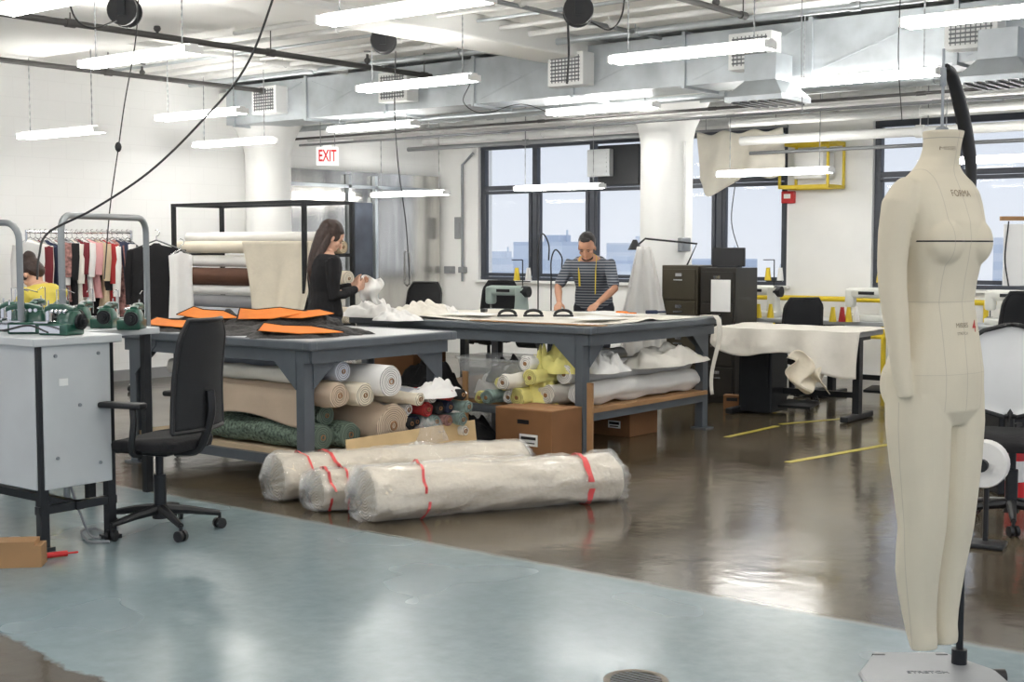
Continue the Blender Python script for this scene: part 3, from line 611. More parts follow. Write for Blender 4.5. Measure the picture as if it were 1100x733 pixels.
# ------------------------------------------------------------- machine bench at left
o=thing('machine_bench',(-5.77,3.58,0),0,'grey metal machine bench with panelled sides and black legs','workbench')
Lb,Db,Hb=1.6,.44,1.04
bm=BM(); box(bm,(-Lb/2,Db/2,Hb-.02),(Lb+.04,Db+.06,.04),bev=.006); mk('worktop',bm,LGREY,o,smooth=False)
bm=BM(); box(bm,(-.012,Db/2,.65),(.02,Db-.06,.7),bev=.004); mk('side_panel',bm,LGREY,o,smooth=False)
bm=BM(); box(bm,(-Lb/2,.012,.65),(Lb-.06,.02,.7),bev=.004); mk('front_panel',bm,LGREY,o,smooth=False)
bm=BM(); box(bm,(-Lb/2,Db-.012,.65),(Lb-.06,.02,.7),bev=.004); mk('rear_panel',bm,LGREY,o,smooth=False)
for x in (-.03,-Lb+.03):
    for y in (.03,Db-.03):
        bm=BM(); box(bm,(x,y,.51),(.045,.045,1.02)); box(bm,(x,y,.01),(.08,.08,.02)); mk('leg',bm,BLACKM,o,smooth=False)
bm=BM(); box(bm,(-Lb/2,Db/2,.2),(Lb,.04,.04)); box(bm,(-.03,Db/2,.2),(.04,Db,.04)); mk('crossbar',bm,BLACKM,o,smooth=False)
for y,z in ((.1,.95),(.34,.95),(.1,.45),(.34,.4),(.23,.7)):
    bm=BM(); tube(bm,[(-.005,y,z),(.006,y,z)],.009,8); mk('bolt',bm,MGREY,o)
bm=BM(); box(bm,(.002,.14,.82),(.003,.05,.035)); mk('sticker',bm,WHITE,o,smooth=False)
def overlock(loc,rz,label):
    o=thing('overlock_machine',loc,rz,label,'sewing machine','green overlock machines')
    bm=BM(); box(bm,(0,0,.04),(.24,.18,.08),bev=.012,seg=3); loft(bm,[ering((.05,.03,z),a,b,20,p=3) for z,a,b in ((.07,.085,.075),(.12,.08,.07),(.16,.06,.05))]); loft(bm,[ering((x,.04,z),.022,.03,14,V((0,0,1)),V((0,1,0)),p=3) for x,z in ((.09,.16),(.0,.185),(-.1,.185),(-.15,.165))]); mk('body',bm,GREEN,o)
    bm=BM(); box(bm,(-.09,-.05,.086),(.12,.1,.012),bev=.003); mk('throat_plate',bm,CHROME,o,smooth=False)
    bm=BM(); box(bm,(-.13,.03,.12),(.03,.03,.1),bev=.004); tube(bm,[(-.13,.03,.09),(-.13,.03,.23)],.006,8); mk('needle_bar',bm,CHROME,o,smooth=False)
    bm=BM(); box(bm,(-.02,-.093,.04),(.17,.006,.05)); mk('front_plate',bm,CHROME,o,smooth=False)
    bm=BM(); tube(bm,[(.13,.03,.09),(.15,.03,.09),(.15,.03,.09),(.165,.03,.09)],[.055,.055,.04,.04],20); tube(bm,[(.165,.03,.09),(.185,.03,.09)],.02,12); mk('handwheel',bm,BLACKM,o)
    for k in range(4):
        bm=BM(); x=-.05+k*.035; tube(bm,[(x,-.02,.16),(x,-.035,.16)],.013,10); tube(bm,[(x,-.035,.16),(x,-.045,.16)],.006,8); mk('tension_knob',bm,CHROME,o)
    bm=BM(); tube(bm,[(-.1,.08,.1),(-.1,.08,.3),(-.02,.08,.3),(.05,.08,.28)],.004,6); mk('thread_guide',bm,CHROME,o)
    bm=BM(); tube(bm,[(.02,.05,.15),(.02,.05,.2)],.02,12); mk('oil_cap',bm,BLACK,o)
    return o
ov=overlock((-5.93,3.82,Hb),.3,'green overlock sewing machine with steel plates on the bench'); ov.scale=(.74,.74,.74)
for x,y,r in ((-6.16,3.78,.8),(-6.38,3.84,.3),(-6.62,3.8,.5),(-6.85,3.82,.3)): dup(ov,(x,y,Hb),r,'green overlock sewing machine on the bench')
o2=thing('machine_bench',(-6.85,4.45,0),0,'low grey machine bench with black legs behind the first','workbench')
bm=BM(); box(bm,(-.6,.25,.98),(1.6,.5,.04),bev=.006); mk('worktop',bm,LGREY,o2,smooth=False)
for x in (-1.3,.12):
    for y in (.05,.45): bm=BM(); box(bm,(x,y,.48),(.045,.045,.96)); mk('leg',bm,BLACKM,o2,smooth=False)
bm=BM(); box(bm,(-.6,.25,.3),(1.4,.04,.04)); mk('crossbar',bm,BLACKM,o2,smooth=False)
for x in (-6.58,-6.84,-7.1,-7.36,-7.62): dup(ov,(x,4.7,1.0),-.2+x*.1,'green overlock sewing machine on the rear bench')
cable([V((-5.86,3.7,Hb+.02)),V((-6.0,3.68,Hb+.05)),V((-6.2,3.65,Hb+.02)),V((-6.5,3.68,Hb+.04)),V((-6.8,3.7,Hb+.02))],.005,'black machine cord lying across the bench',BLACK,'machine_cable')
TUBEM=M('grey_tube_steel',S(136,140,142),.35,.4)
def arch(p,q,top,r,label):
    p,q=V(p),V(q); c=.09; t=(q-p); t.z=0; t.normalize()
    pts=[p,V((p.x,p.y,top-c))]+[V((p.x,p.y,top-c))+t*(c*(1-math.cos(a)))+V((0,0,c*math.sin(a))) for a in [pi/2*i/5 for i in range(1,6)]]+[V((q.x,q.y,top))-t*c]+[V((q.x,q.y,top-c))-t*(c*(1-math.cos(a)))+V((0,0,c*math.sin(a))) for a in [pi/2*(5-i)/5 for i in range(1,6)]]+[q]
    bm=BM(); tube(bm,pts,r,12); return mk('tubular_arch_frame',bm,TUBEM,label=label,cat='frame',group='bent tube frames over the machines')
a=UD(22,6.75,0); arch((a.x,a.y,Hb-.04),(a.x-.75,a.y-.15,Hb-.04),1.6,.017,'grey bent steel tube frame standing over the sewing machines')
arch(UD(67,7.7,0),UD(158,8.6,0),1.66,.02,'tall grey bent steel tube frame behind the bench')
bm=BM(); box(bm,(0,0,.05),(.3,.12,.1)); box(bm,(.02,0,.11),(.2,.12,.02)); mk('scrap_wood_block',bm,WOOD,loc=UD(4,6.15),rot=.8,label='offcut block of wood lying on the floor',cat='wood',smooth=False)
bm=BM(); tube(bm,[(-.05,0,.016),(.05,0,.016)],.014,8); tube(bm,[(.05,0,.016),(.1,0,.016)],.005,6); mk('screwdriver',bm,RED,loc=UD(54,6.3),rot=1.2,label='red-handled screwdriver on the floor',cat='tool')
cable([UD(70,6.6,.3),UD(90,6.7,.03),UD(108,6.75,.012),UD(98,6.9,.012),UD(82,6.85,.012),UD(90,6.6,.012),UD(112,6.6,.012)],.007,'tangled cable lying on the floor under the bench',GREYP,'floor_cable')
# ------------------------------------------------------------- roll rack
rk=thing('fabric_roll_rack',(-9.85,8.6,0),0,'black steel rack holding long fabric rolls','rack')
RXR=.83
for x in (-1.05,RXR):
    for y in (-.3,.3):
        bm=BM(); box(bm,(x,y,.95),(.036,.036,1.9)); mk('post',bm,BLACKM,rk,smooth=False)
for y in (-.3,.3): bm=BM(); box(bm,((RXR-1.05)/2,y,1.885),(RXR+1.05,.03,.03)); mk('top_bar',bm,BLACKM,rk,smooth=False)
for x in (-1.05,RXR):
    for z in (1.885,.3,.75,1.1,1.4): bm=BM(); box(bm,(x,0,z),(.03,.6,.03)); mk('crossbar',bm,BLACKM,rk,smooth=False)
g3='long rolls on the black rack'
for (z,y,r,m_,nm,xa,xb) in ((1.475,8.42,.058,CREAM,'cream',-11.0,-8.95),(1.475,8.72,.06,BEIGE,'beige',-11.1,-8.95),(1.57,8.55,.05,WCLOTH,'white',-11.0,-8.98),(1.19,8.42,.085,BROWN,'dark brown',-11.05,-8.9),(1.34,8.46,.055,WCLOTH,'white',-11.0,-8.92),(.825,8.42,.065,LAV,'pale blue-grey',-11.0,-8.9),(.845,8.75,.075,CREAM,'cream',-11.0,-8.9),(.95,8.45,.06,GREYC,'grey',-11.0,-8.9),(1.06,8.42,.045,WCLOTH,'white',-11.0,-8.9),(1.185,8.76,.07,CREAM,'cream',-11.0,-8.92),(.39,8.45,.075,CREAM,'cream',-11.0,-8.9),(.39,8.75,.075,WCLOTH,'white',-11.0,-8.9)):
    roll((xa,y,z),(xb,y,z),r,m_,'long %s fabric roll on the black rack'%nm,g3)
pa=at_Y(262,270,8.34); pb=at_Y(336,268,8.34)
bm=BM(); grid(bm,30,24,lambda u,v:V((pa.x+(pb.x-pa.x)*(u*(1-.25*v)+.25*v),8.42-.1-.12*v*v+.035*math.sin(u*14+v*2)*v,1.53-(.78-.1*u)*v+.03*math.sin(u*4)*v))); o=mk('hanging_cloth',bm,CREAM,label='cream cloth hanging down from the roll rack',cat='cloth'); mod(o,'SOLIDIFY',thickness=.006)
# ------------------------------------------------------------- clothes rack & garments
def garment(loc,rz,w,h,mat,label,seed,group='garments on the clothes rack',sleeve=True):
    o=thing('hanging_garment',loc,rz,label,'garment',group)
    bm=BM(); rings=[]
    for i,(z,a,b) in enumerate(((-.03,.05,.02),(-.05,.1,.03),(-.09,.5,.035),(-.2,.48,.04),(-.45,.46,.042),(-.75,.5,.05),(-1.,.54,.055))):
        row=[]
        for j in range(28):
            t=2*pi*j/28; f=1+.25*math.sin(t*5+seed)*min(1,i/4); row.append(V((w*a*math.cos(t),b*math.sin(t)*f+.01*math.sin(seed+i),z*h)))
        rings.append(row)
    loft(bm,rings); mk('garment_body',bm,mat,o,ang=70)
    if sleeve:
        for s in (-1,1):
            bm=BM(); tube(bm,[(s*w*.44,0,-.1*h),(s*w*.5,.01,-.3*h),(s*w*.52,.02,-.62*h)],[.05,.05,.035],10,sq=.6); mk('sleeve',bm,mat,o)
    bm=BM(); tube(bm,[(-w*.42,0,-.085*h),(0,0,-.0),(w*.42,0,-.085*h)],.006,6); tube(bm,[(0,0,0),(0,0,.03)]+[(.025*math.sin(a),0,.055-.025*math.cos(a)) for a in [i*.5 for i in range(8)]],.003,6); mk('hanger',bm,CHROME,o); return o
A=UD(30,13.0,0); B=UD(142,13.4,0)
cr=thing('clothes_rack',(0,0,0),0,'chrome clothes rail on wheels full of garments','clothes rack')
bm=BM(); tube(bm,[(A.x,A.y,1.62),(B.x,B.y,1.62)],.015,10); mk('rail',bm,CHROME,cr)
for q in (A,B):
    bm=BM(); tube(bm,[(q.x,q.y,.06),(q.x,q.y,1.64)],.014,10); t=V((-(B-A).y,(B-A).x,0)).normalized(); tube(bm,[q+t*.25+V((0,0,.07)),q-t*.25+V((0,0,.07))],.014,8); mk('upright',bm,CHROME,cr)
    for s in (-1,1):
        c=q+t*.25*s; bm=BM(); tube(bm,[c+V((-.012,0,.03)),c+V((.012,0,.03))],.03,12); mk('wheel',bm,BLACK,cr)
gm=[(WCLOTH,'white'),(OFFW,'off-white'),(MAROON,'maroon'),(NAVY,'navy'),(WCLOTH,'white'),(FLOR,'printed'),(GREYC,'grey'),(BLACKC,'black'),(OFFW,'off-white'),(MAROON,'maroon'),(WCLOTH,'white'),(PINK,'pink'),(BLACKC,'black'),(BEIGE,'beige'),(REDC,'red'),(WCLOTH,'white'),(FLOR,'printed'),(NAVY,'navy'),(WCLOTH,'white'),(BLACKC,'black')]
dirr=math.atan2((B-A).y,(B-A).x)
for i,(m_,nm) in enumerate(gm):
    q=A+(B-A)*((i+.7)/(len(gm)+.4)); garment((q.x,q.y,1.57),dirr+pi/2+random.uniform(-.25,.25)+.5,.42,.8+random.uniform(-.22,.2),m_,'%s garment on a hanger on the clothes rail'%nm,i)
garment(UVD(168,258,10.6),YAW+.1,.42,.82,BLACKC,'black jacket hanging from the end of the roll rack',3,'clothes hung on the roll rack')
garment(UVD(194,268,10.2),YAW+.3,.18,.52,WCLOTH,'small white shirt hanging beside the black jacket',5,'clothes hung on the roll rack',False)
# ------------------------------------------------------------- people
def hand(bm,w,d,n,side,curl,s=1.):
    d=V(d).normalized(); n=V(n); n=(n-d*n.dot(d)).normalized(); l=d.cross(n)*side
    for i in range(4):
        root=w+(d*(.085-.006*abs(i-1))+l*(.028-.0195*i))*s; limb(bm,[(w+l*(.015-.01*i)*s,.015*s),((w+root)/2,.0155*s),(root,.011*s)],8)
        p=root; ang=0; pr=[(p,.0095*s)]
        for k,Ls in enumerate((.042,.027,.021)):
            ang+=curl*(.8 if k==0 else 1); q=p+(d*math.cos(ang)+n*math.sin(ang))*Ls*s*(1,1.08,1,.8)[i]; pr.append((q,(.009,.008,.0068)[k]*s)); p=q
        limb(bm,pr,8)
    a=w+(d*.02+l*.018)*s; b=a+(l*.028+d*.03+n*.008)*s; c=b+(l*.012+d*.03+n*.012)*s; e=c+(d*.022+n*.012+l*.002)*s
    limb(bm,[(a,.014*s),(b,.012*s),(c,.0105*s),(e,.008*s)],8)
def torso_rings(J,infl=0,top=True,sc=1.):
    pel,ch,nk=V(J['pelvis']),V(J['chest']),V(J['neck'])
    ls=(V(J['shR'])-V(J['shL'])).normalized()
    out=[]
    for t,a,b in ((-.12,.12,.10),(0.,.165,.115),(.2,.155,.105),(.4,.135,.095),(.6,.145,.105),(.8,.165,.11),(.92,.16,.095),(1.,.12,.075),(1.06,.07,.062)):
        if t<.6: p=pel.lerp(ch,t/.6); ax=(ch-pel).normalized()
        else: p=ch.lerp(nk,(t-.6)/.4); ax=(nk-ch).normalized()
        ex=(ls-ax*ls.dot(ax)).normalized(); ey=ax.cross(ex)
        out.append(ering(p,(a*sc+infl),(b*sc+infl),20,ex,ey,2.3))
    return out
def person(loc,rz,J,skin,topm,botm,label,sleeve=1.,hairm=HAIR,hairstyle='short',headdir=(0,1,-.4),curl=.35,sc=1.,beard=False):
    o=thing('person',loc,rz,label,'person')
    g=lambda k:V(J[k])
    hc=g('head'); f=V(headdir).normalized(); sd=f.cross(V((0,0,1))).normalized(); up=sd.cross(f).normalized()
    RM=Matrix((sd,f,up)).transposed()
    def H_(x,y,z): return hc+sd*x+f*y+up*z
    bm=BM()
    loft(bm,torso_rings(J,-.012,sc=sc))
    limb(bm,[(g('neck')-V((0,0,.03)),.055*sc),(g('neck')+ (hc-g('neck'))*.4,.048*sc),(hc-up*.03-f*.02,.05*sc)])
    ball(bm,H_(0,-.012,.035),.1*sc,(.74,.98,.88),RM,3); ball(bm,H_(0,.02,-.035),.08*sc,(.72,.84,1.0),RM,3); ball(bm,H_(0,.048,-.085),.033*sc,(1.,.8,.7),RM)
    limb(bm,[(H_(0,.085,.012),.009),(H_(0,.103,-.018),.012),(H_(0,.106,-.028),.0125)],8)
    ball(bm,H_(0,.084,-.06),.014,(1.4,.6,.55),RM); ball(bm,H_(.03,.073,.03),.018,(1.3,.5,.4),RM); ball(bm,H_(-.03,.073,.03),.018,(1.3,.5,.4),RM)
    ball(bm,H_(.034,.055,-.02),.028,(1,.8,.9),RM); ball(bm,H_(-.034,.055,-.02),.028,(1,.8,.9),RM)
    for s in (-1,1): ball(bm,H_(s*.075,-.005,-.01),.024,(.35,.7,1.1),RM)
    for s,k in ((1,'R'),(-1,'L')):
        sh,el,wr=g('sh'+k),g('el'+k),g('wr'+k)
        limb(bm,[(g('chest')*.3+sh*.7,.05*sc),(sh,.05*sc),(sh.lerp(el,.5),.042*sc),(el,.036*sc),(el.lerp(wr,.3),.036*sc),(wr,.023*sc)])
        hand(bm,wr,V(J['hd'+k]),V(J['hn'+k]),s,curl,.95*sc)
        hp,kn,an=g('hip'+k),g('kn'+k),g('an'+k)
        limb(bm,[(hp,.085*sc),(hp.lerp(kn,.5),.07*sc),(kn,.05*sc),(kn.lerp(an,.35),.05*sc),(an,.033*sc)])
    b=mk('body',bm,skin,o,ang=180); mod(b,'REMESH',mode='VOXEL',voxel_size=.0058); mod(b,'SMOOTH',factor=.5,iterations=3)
    for s in (-1,1):
        bm=BM(); ball(bm,H_(s*.03,.0765,.006),.008,(1.3,.6,.5),RM); mk('eye',bm,EYEM,o)
        bm=BM(); ball(bm,H_(s*.03,.083,.026),.012,(1.5,.4,.25),RM); mk('eyebrow',bm,hairm,o)
    bm=BM(); ball(bm,H_(0,.0905,-.062),.010,(1.7,.4,.35),RM); mk('lips',bm,LIP,o)
    bm=BM(); loft(bm,torso_rings(J,.014,sc=sc)[:-1])
    for k in ('R','L'):
        sh,el,wr=g('sh'+k),g('el'+k),g('wr'+k)
        pr=[(g('chest')*.3+sh*.7,.062*sc),(sh,.062*sc),(sh.lerp(el,.5),.054*sc)]
        if sleeve>.6: pr+=[(el,.048*sc),(el.lerp(wr,.4),.045*sc),(el.lerp(wr,.92),.034*sc)]
        else: pr+=[(sh.lerp(el,.8),.054*sc)]
        limb(bm,pr)
    t=mk('top',bm,topm,o,ang=180); mod(t,'REMESH',mode='VOXEL',voxel_size=.009); mod(t,'SMOOTH',factor=.5,iterations=4)
    bm=BM()
    loft(bm,torso_rings(J,.008,sc=sc)[:3])
    for k in ('R','L'):
        hp,kn,an=g('hip'+k),g('kn'+k),g('an'+k); limb(bm,[(hp,.1*sc),(hp.lerp(kn,.5),.083*sc),(kn,.064*sc),(kn.lerp(an,.4),.062*sc),(an+ (kn-an)*.08,.052*sc)])
    t=mk('trousers',bm,botm,o,ang=180); mod(t,'REMESH',mode='VOXEL',voxel_size=.011); mod(t,'SMOOTH',factor=.5,iterations=3)
    for k in ('R','L'):
        an=g('an'+k); bm=BM(); fd=V(J.get('fd',(0,1,0))).normalized(); e2=V((fd.y,-fd.x,0)); base=V((an.x,an.y,an.z-.05))
        loft(bm,[ering(base+fd*.05+V((0,0,-.03)),.13,.046,20,fd,e2,2.6),ering(base+fd*.05+V((0,0,-.005)),.132,.048,20,fd,e2,2.6),ering(base+fd*.04+V((0,0,.02)),.11,.043,20,fd,e2),ering(base+fd*.0+V((0,0,.06)),.05,.04,20,fd,e2)]); mk('shoe',bm,BLACK,o)
    bm=BM()
    if hairstyle=='short':
        ball(bm,H_(0,-.034,.05),.1*sc,(.78,.92,.88),RM,3); ball(bm,H_(0,-.06,.01),.08*sc,(.86,.7,1.),RM,3); ball(bm,H_(0,.03,.1),.04,(1.2,.9,.5),RM)
        for s in (-1,1): ball(bm,H_(s*.066,.0,.025),.02,(.4,.8,1.2),RM)
    else:
        ball(bm,H_(0,-.028,.05),.105*sc,(.79,.98,.88),RM,3); ball(bm,H_(0,-.06,.0),.084*sc,(.87,.7,1.),RM,3)
        for s in (-1,1): ball(bm,H_(s*.06,.01,.02),.042,(.42,.9,1.0),RM)
    if hairstyle=='long':
        nk=g('neck')
        limb(bm,[(H_(0,-.075,.0),.055),(nk+V((0,-.06,.06)),.055),(nk+V((0,-.09,-.03)),.05),(nk+V((0,-.115,-.13)),.042),(nk+V((0,-.115,-.22)),.02)])
        for s in (-1,1): limb(bm,[(H_(s*.055,-.03,.0),.03),(nk+V((s*.05,-.04,.05)),.03),(nk+V((s*.045,-.08,-.04)),.034),(nk+V((s*.03,-.11,-.15)),.026)])
    if hairstyle=='bun': ball(bm,H_(0,-.1,.1),.05,sub=3)
    for v in bm.verts: v.co+=V((1,1,1))*.006*noise.noise(v.co*40)
    h=mk('hair',bm,hairm,o,ang=180); mod(h,'REMESH',mode='VOXEL',voxel_size=.006); mod(h,'SMOOTH',factor=.5,iterations=1)
    if beard:
        bm=BM(); ball(bm,H_(0,.034,-.088),.05,(1.08,.82,.46),RM,3); mk('beard',bm,BEARD,o)
    return o
JW=dict(pelvis=(0,0,.95),chest=(0,-.01,1.22),neck=(0,.01,1.42),head=(0,.055,1.545),shR=(.165,0,1.37),shL=(-.165,0,1.37),elR=(.2,.0,1.1),elL=(-.19,.03,1.1),wrR=(.1,.22,1.15),wrL=(-.06,.25,1.17),
 hdR=(-.35,.8,.4),hnR=(-.9,-.2,.2),hdL=(.35,.8,.3),hnL=(.9,-.2,.2),hipR=(.09,0,.9),hipL=(-.09,0,.9),knR=(.09,.02,.5),knL=(-.1,.04,.5),anR=(.09,-.01,.08),anL=(-.11,0,.08))
wp=V((-7.62,7.22,0)); wrz=math.atan2(-RT.x,RT.y)+.5
person(wp,wrz,JW,SKIN,BLACKC,DENIM,'woman in black top with long dark hair, standing and holding cloth',1.,HAIR,'long',(.1,1,-.65),.5)
wo=Matrix.Rotation(wrz,3,'Z')
c=wp+wo@V((.06,.36,1.17)); bm=BM(); grid(bm,18,18,lambda u,v:V(((u-.5)*.16+.02*math.sin(v*7),.04*math.sin(v*6+u*3)+.03*math.sin(u*9),.07-.2*v+.02*math.sin(u*6)))); q=mk('cloth_piece',bm,WCLOTH,loc=c,rot=YAW+.3,label='small white cloth held in the woman\'s hands',cat='cloth'); mod(q,'SOLIDIFY',thickness=.004)
STR=stripes('striped_knit',S(62,68,80),S(140,144,150),2,40,.6)
JM=dict(pelvis=(0,-.12,.97),chest=(0,.02,1.2),neck=(0,.1,1.37),head=(0,.18,1.47),shR=(.185,.06,1.32),shL=(-.185,.06,1.32),elR=(.27,.17,1.11),elL=(-.26,.2,1.1),wrR=(.2,.4,.975),wrL=(-.15,.42,.975),
 hdR=(-.1,.95,-.32),hnR=(0,-.25,-1),hdL=(.15,.95,-.3),hnL=(0,-.25,-1),hipR=(.095,-.12,.92),hipL=(-.095,-.12,.92),knR=(.1,-.08,.5),knL=(-.1,-.05,.5),anR=(.12,-.12,.08),anL=(-.12,-.12,.08))
mp=UD(635,12.3); mp.y=max(mp.y,9.93)
mr_=math.atan2(-.38,-.92)
man=person(mp,mr_,JM,SKIN2,STR,DENIM,'man in striped t-shirt with tape measure, leaning over the cutting table',.5,HAIRB,'short',(0,1,-.62),.15,1.,True)
bm=BM(); tube(bm,spl([(.07,.165,1.12),(.075,.165,1.3),(.07,.11,1.385),(0,.03,1.41),(-.07,.11,1.385),(-.08,.17,1.3),(-.075,.165,1.05)],6),.01,6,sq=.3); mk('tape_measure',bm,YELLOW,man)
JS=dict(pelvis=(0,0,.62),chest=(0,.1,.88),neck=(0,.17,1.05),head=(0,.25,1.14),shR=(.16,.13,1.01),shL=(-.16,.13,1.01),elR=(.2,.25,.82),elL=(-.2,.25,.82),wrR=(.12,.42,.88),wrL=(-.12,.42,.88),
 hdR=(-.2,.9,-.1),hnR=(0,0,-1),hdL=(.2,.9,-.1),hnL=(0,0,-1),hipR=(.09,.03,.58),hipL=(-.09,.03,.58),knR=(.11,.42,.56),knL=(-.11,.42,.56),anR=(.11,.42,.1),anL=(-.11,.42,.1))
YT=M('yellow_top',S(226,206,92),.85,var=.08)
sp_=UD(60,10.2,.12)
person(sp_,YAW+pi/2-.5,JS,SKIN,YT,DENIM,'seated woman in yellow top with dark hair bent over her work',.5,HAIR,'bun',(0,1,-1.5),.3)
st=thing('stool',(sp_.x,sp_.y,0),0,'round black work stool','stool')
bm=BM(); lathe(bm,[(.15,.54),(.18,.55),(.18,.59),(.16,.61)],24); mk('seat',bm,BLACK,st)
for i in range(4):
    a=pi/4+i*pi/2; bm=BM(); tube(bm,[(.1*math.cos(a),.1*math.sin(a),.54),(.2*math.cos(a),.2*math.sin(a),0)],.014,8); mk('leg',bm,CHROME,st)
bm=BM(); lathe(bm,[(.2,.15),(.2,.17),(.19,.17),(.19,.15)],24); mk('foot_ring',bm,CHROME,st)
# ------------------------------------------------------------- boxes & bin
def cbox(loc,rz,w,d,h,label,lab=True):
    o=thing('cardboard_box',loc,rz,label,'box')
    bm=BM(); box(bm,(0,0,h/2),(w,d,h),bev=.004); mk('carton',bm,CARD,o,smooth=False)
    bm=BM(); box(bm,(0,0,h+.003),(w*1.01,d*.49*2,.006)); box(bm,(0,0,h+.007),(w,.05,.002)); mk('lid_flaps',bm,CARDT,o,smooth=False)
    bm=BM(); box(bm,(0,-d/2-.002,h*.75),(.1,.003,.03),bev=.0); mk('hand_hole',bm,BLACK,o,smooth=False)
    if lab:
        bm=BM(); box(bm,(w*.1,-d/2-.003,h*.38),(w*.32,.003,h*.24)); mk('label_sticker',bm,WHITE,o,smooth=False)
        bm=BM(); box(bm,(w*.1,-d/2-.005,h*.42),(w*.26,.002,.02)); box(bm,(w*.1,-d/2-.005,h*.32),(w*.22,.002,.008)); mk('printed_lines',bm,BLACK,o,smooth=False)
    return o
cbox((-5.76,7.52,0),0,.5,.36,.34,'brown cardboard box with white label below the cutting table')
cbox(UD(440,11.2,.316),.0,.45,.4,.4,'plain brown cardboard carton on the shelf',False)
cbox(UD(672,10.6,0),0,.36,.4,.24,'flat cardboard box with white label under the shelf')
cbox(UD(789,12.2,0),.3,.16,.12,.12,'small orange-brown carton on the floor',False)
bi=thing('storage_bin',(-6.4,7.98,.316),0,'clear grey plastic storage bin on the shelf','bin')
BINM=film('cloudy_plastic',(.8,.82,.84),.26,.15,.2,5)
bm=BM(); loft(bm,[ering((0,0,z),a,b,32,p=6) for z,a,b in ((0,.30,.2),(.01,.31,.21),(.30,.36,.25),(.31,.38,.27),(.325,.38,.27),(.325,.355,.245),(.02,.3,.2))]); mk('tub',bm,BINM,bi)
mound((-6.4,7.98,.345),.25,.17,.34,GREYC,'dark and grey scraps heaped in the bin',9)
mound((-6.36,7.95,.45),.2,.14,.24,BLACKC,'black scraps heaped in the bin',19)
mound((-6.5,7.9,.36),.16,.1,.22,WCLOTH,'white scraps pressed against the bin wall',14)
for k,(x,y,z,sx,sy,h,m_,nm) in enumerate(((-5.98,7.82,zs,.16,.14,.5,YCLOTH,'draped pale yellow cloth stuffed on the shelf'),(-5.84,7.94,zs+.24,.22,.18,.3,YCLOTH,'draped pale yellow cloth over the rolls'),(-5.6,8.9,zs+.24,.16,.55,.2,OFFW,'loose off-white cloth lying over the rolls'),(-5.64,8.15,zs+.24,.16,.25,.2,WCLOTH,'soft white cloth over the rolls'),(-7.2,8.0,zs,.3,.2,.34,BLACKC,'dark cloth bundle on the shelf'),(-5.86,6.55,.5,.12,.25,.14,WCLOTH,'soft white cloth over the thin rolls'),(-5.72,6.2,.14,.12,.2,.12,OFFW,'loose off-white scrap on the beige pad'))):
    mound((x,y,z),sx,sy,h,m_,nm,20+k)
mound((-5.82,6.42,.22),.1,.16,.2,WRAP,'crumpled clear plastic bag between the roll ends',33,'plastic_scrap',cat='plastic')
for u,v in ((634,445),(500,430)):
    p=at_Y(u,v,Y2-.03) ; bm=BM(); L_=p.z+.22; box(bm,(0,0,L_/2),(.045,.02,L_),rot=(0,.0,0)); mk('wood_lath',bm,WOOD,loc=(p.x,p.y,0),label='short wooden lath leaning at the table leg',cat='wood',group='wooden laths at the table',smooth=False)
mound(UD(500,10.3,0),.3,.22,.24,BLACKC,'dark bag slumped on the floor under the table',4,'fabric_bag',cat='bag')
# ------------------------------------------------------------- filing cabinets etc
def cabinet(loc,rz,w,d,h,mat,label,n=4):
    o=thing('filing_cabinet',loc,rz,label,'filing cabinet','dark filing cabinets')
    bm=BM(); box(bm,(0,d/2,h/2),(w,d,h),bev=.006); mk('cabinet_body',bm,mat,o,smooth=False)
    for i in range(n):
        z=.05+(h-.08)*(i+.5)/n; dh=(h-.08)/n-.015
        dr=BM(); box(dr,(0,-.008,z),(w-.04,.018,dh),bev=.004); q=mk('drawer',dr,mat,o,smooth=False)
        bm=BM(); box(bm,(0,-.025,z+dh*.15),(.1,.018,.012)); box(bm,(0,-.02,z+dh*.32),(.07,.008,.03)); mk('handle',bm,CHROME,q,smooth=False)
    return o
OLIVE=M('dark_olive_enamel',S(72,66,52),.35,.1); OLIVE2=M('dark_brown_enamel',S(48,45,40),.35,.1)
c1=UD(730,12.9)
cabinet(c1,0,.4,.5,1.3,OLIVE,'dark olive metal filing cabinet with four drawers')
cabinet(c1+V((.42,.0,0)),0,.38,.42,1.28,OLIVE2,'dark brown metal filing cabinet with papers taped on')
p=c1+V((.47,-.025,1.02)); bm=BM(); grid(bm,8,8,lambda u,v:V(((u-.5)*.2,-.01-.02*math.sin(u*3),(v-.5)*.3))); mk('paper_sheet',bm,WHITE,loc=p,rot=.1,label='white paper sheet taped to the dark cabinet',cat='paper')
o=thing('computer_monitor',c1+V((.42,.2,1.28)),.2,'black monitor standing on the filing cabinets','monitor')
bm=BM(); box(bm,(0,0,.1),(.32,.04,.18),bev=.008); mk('screen',bm,BLACK,o,smooth=False)
bm=BM(); box(bm,(0,.03,.01),(.2,.15,.02)); mk('stand',bm,BLACKM,o,smooth=False)
pc=UVD(692,265,12.9)
bm=BM(); grid(bm,36,24,lambda u,v:V((pc.x+RT.x*(u-.5)*(.14+.3*min(1,v*1.6))+FW.x*(.04*math.sin(u*16)*(.3+v)),pc.y+RT.y*(u-.5)*(.14+.3*min(1,v*1.6))+FW.y*(.04*math.sin(u*16)*(.3+v)),pc.z-v*1.1+.03*math.sin(u*7)*v)))
o=mk('hanging_cloth',bm,WCLOTH,label='long white cloth hanging beside the round column',cat='cloth'); mod(o,'SOLIDIFY',thickness=.008)
o=thing('swing_arm_lamp',UVD(682,262,13),YAW,'small black swing-arm lamp at the column','lamp')
bm=BM(); tube(bm,[(.5,.1,-.25),(.6,0,.0),(.1,0,.05),(.02,0,-.02)],.01,8); mk('arm',bm,BLACK,o)
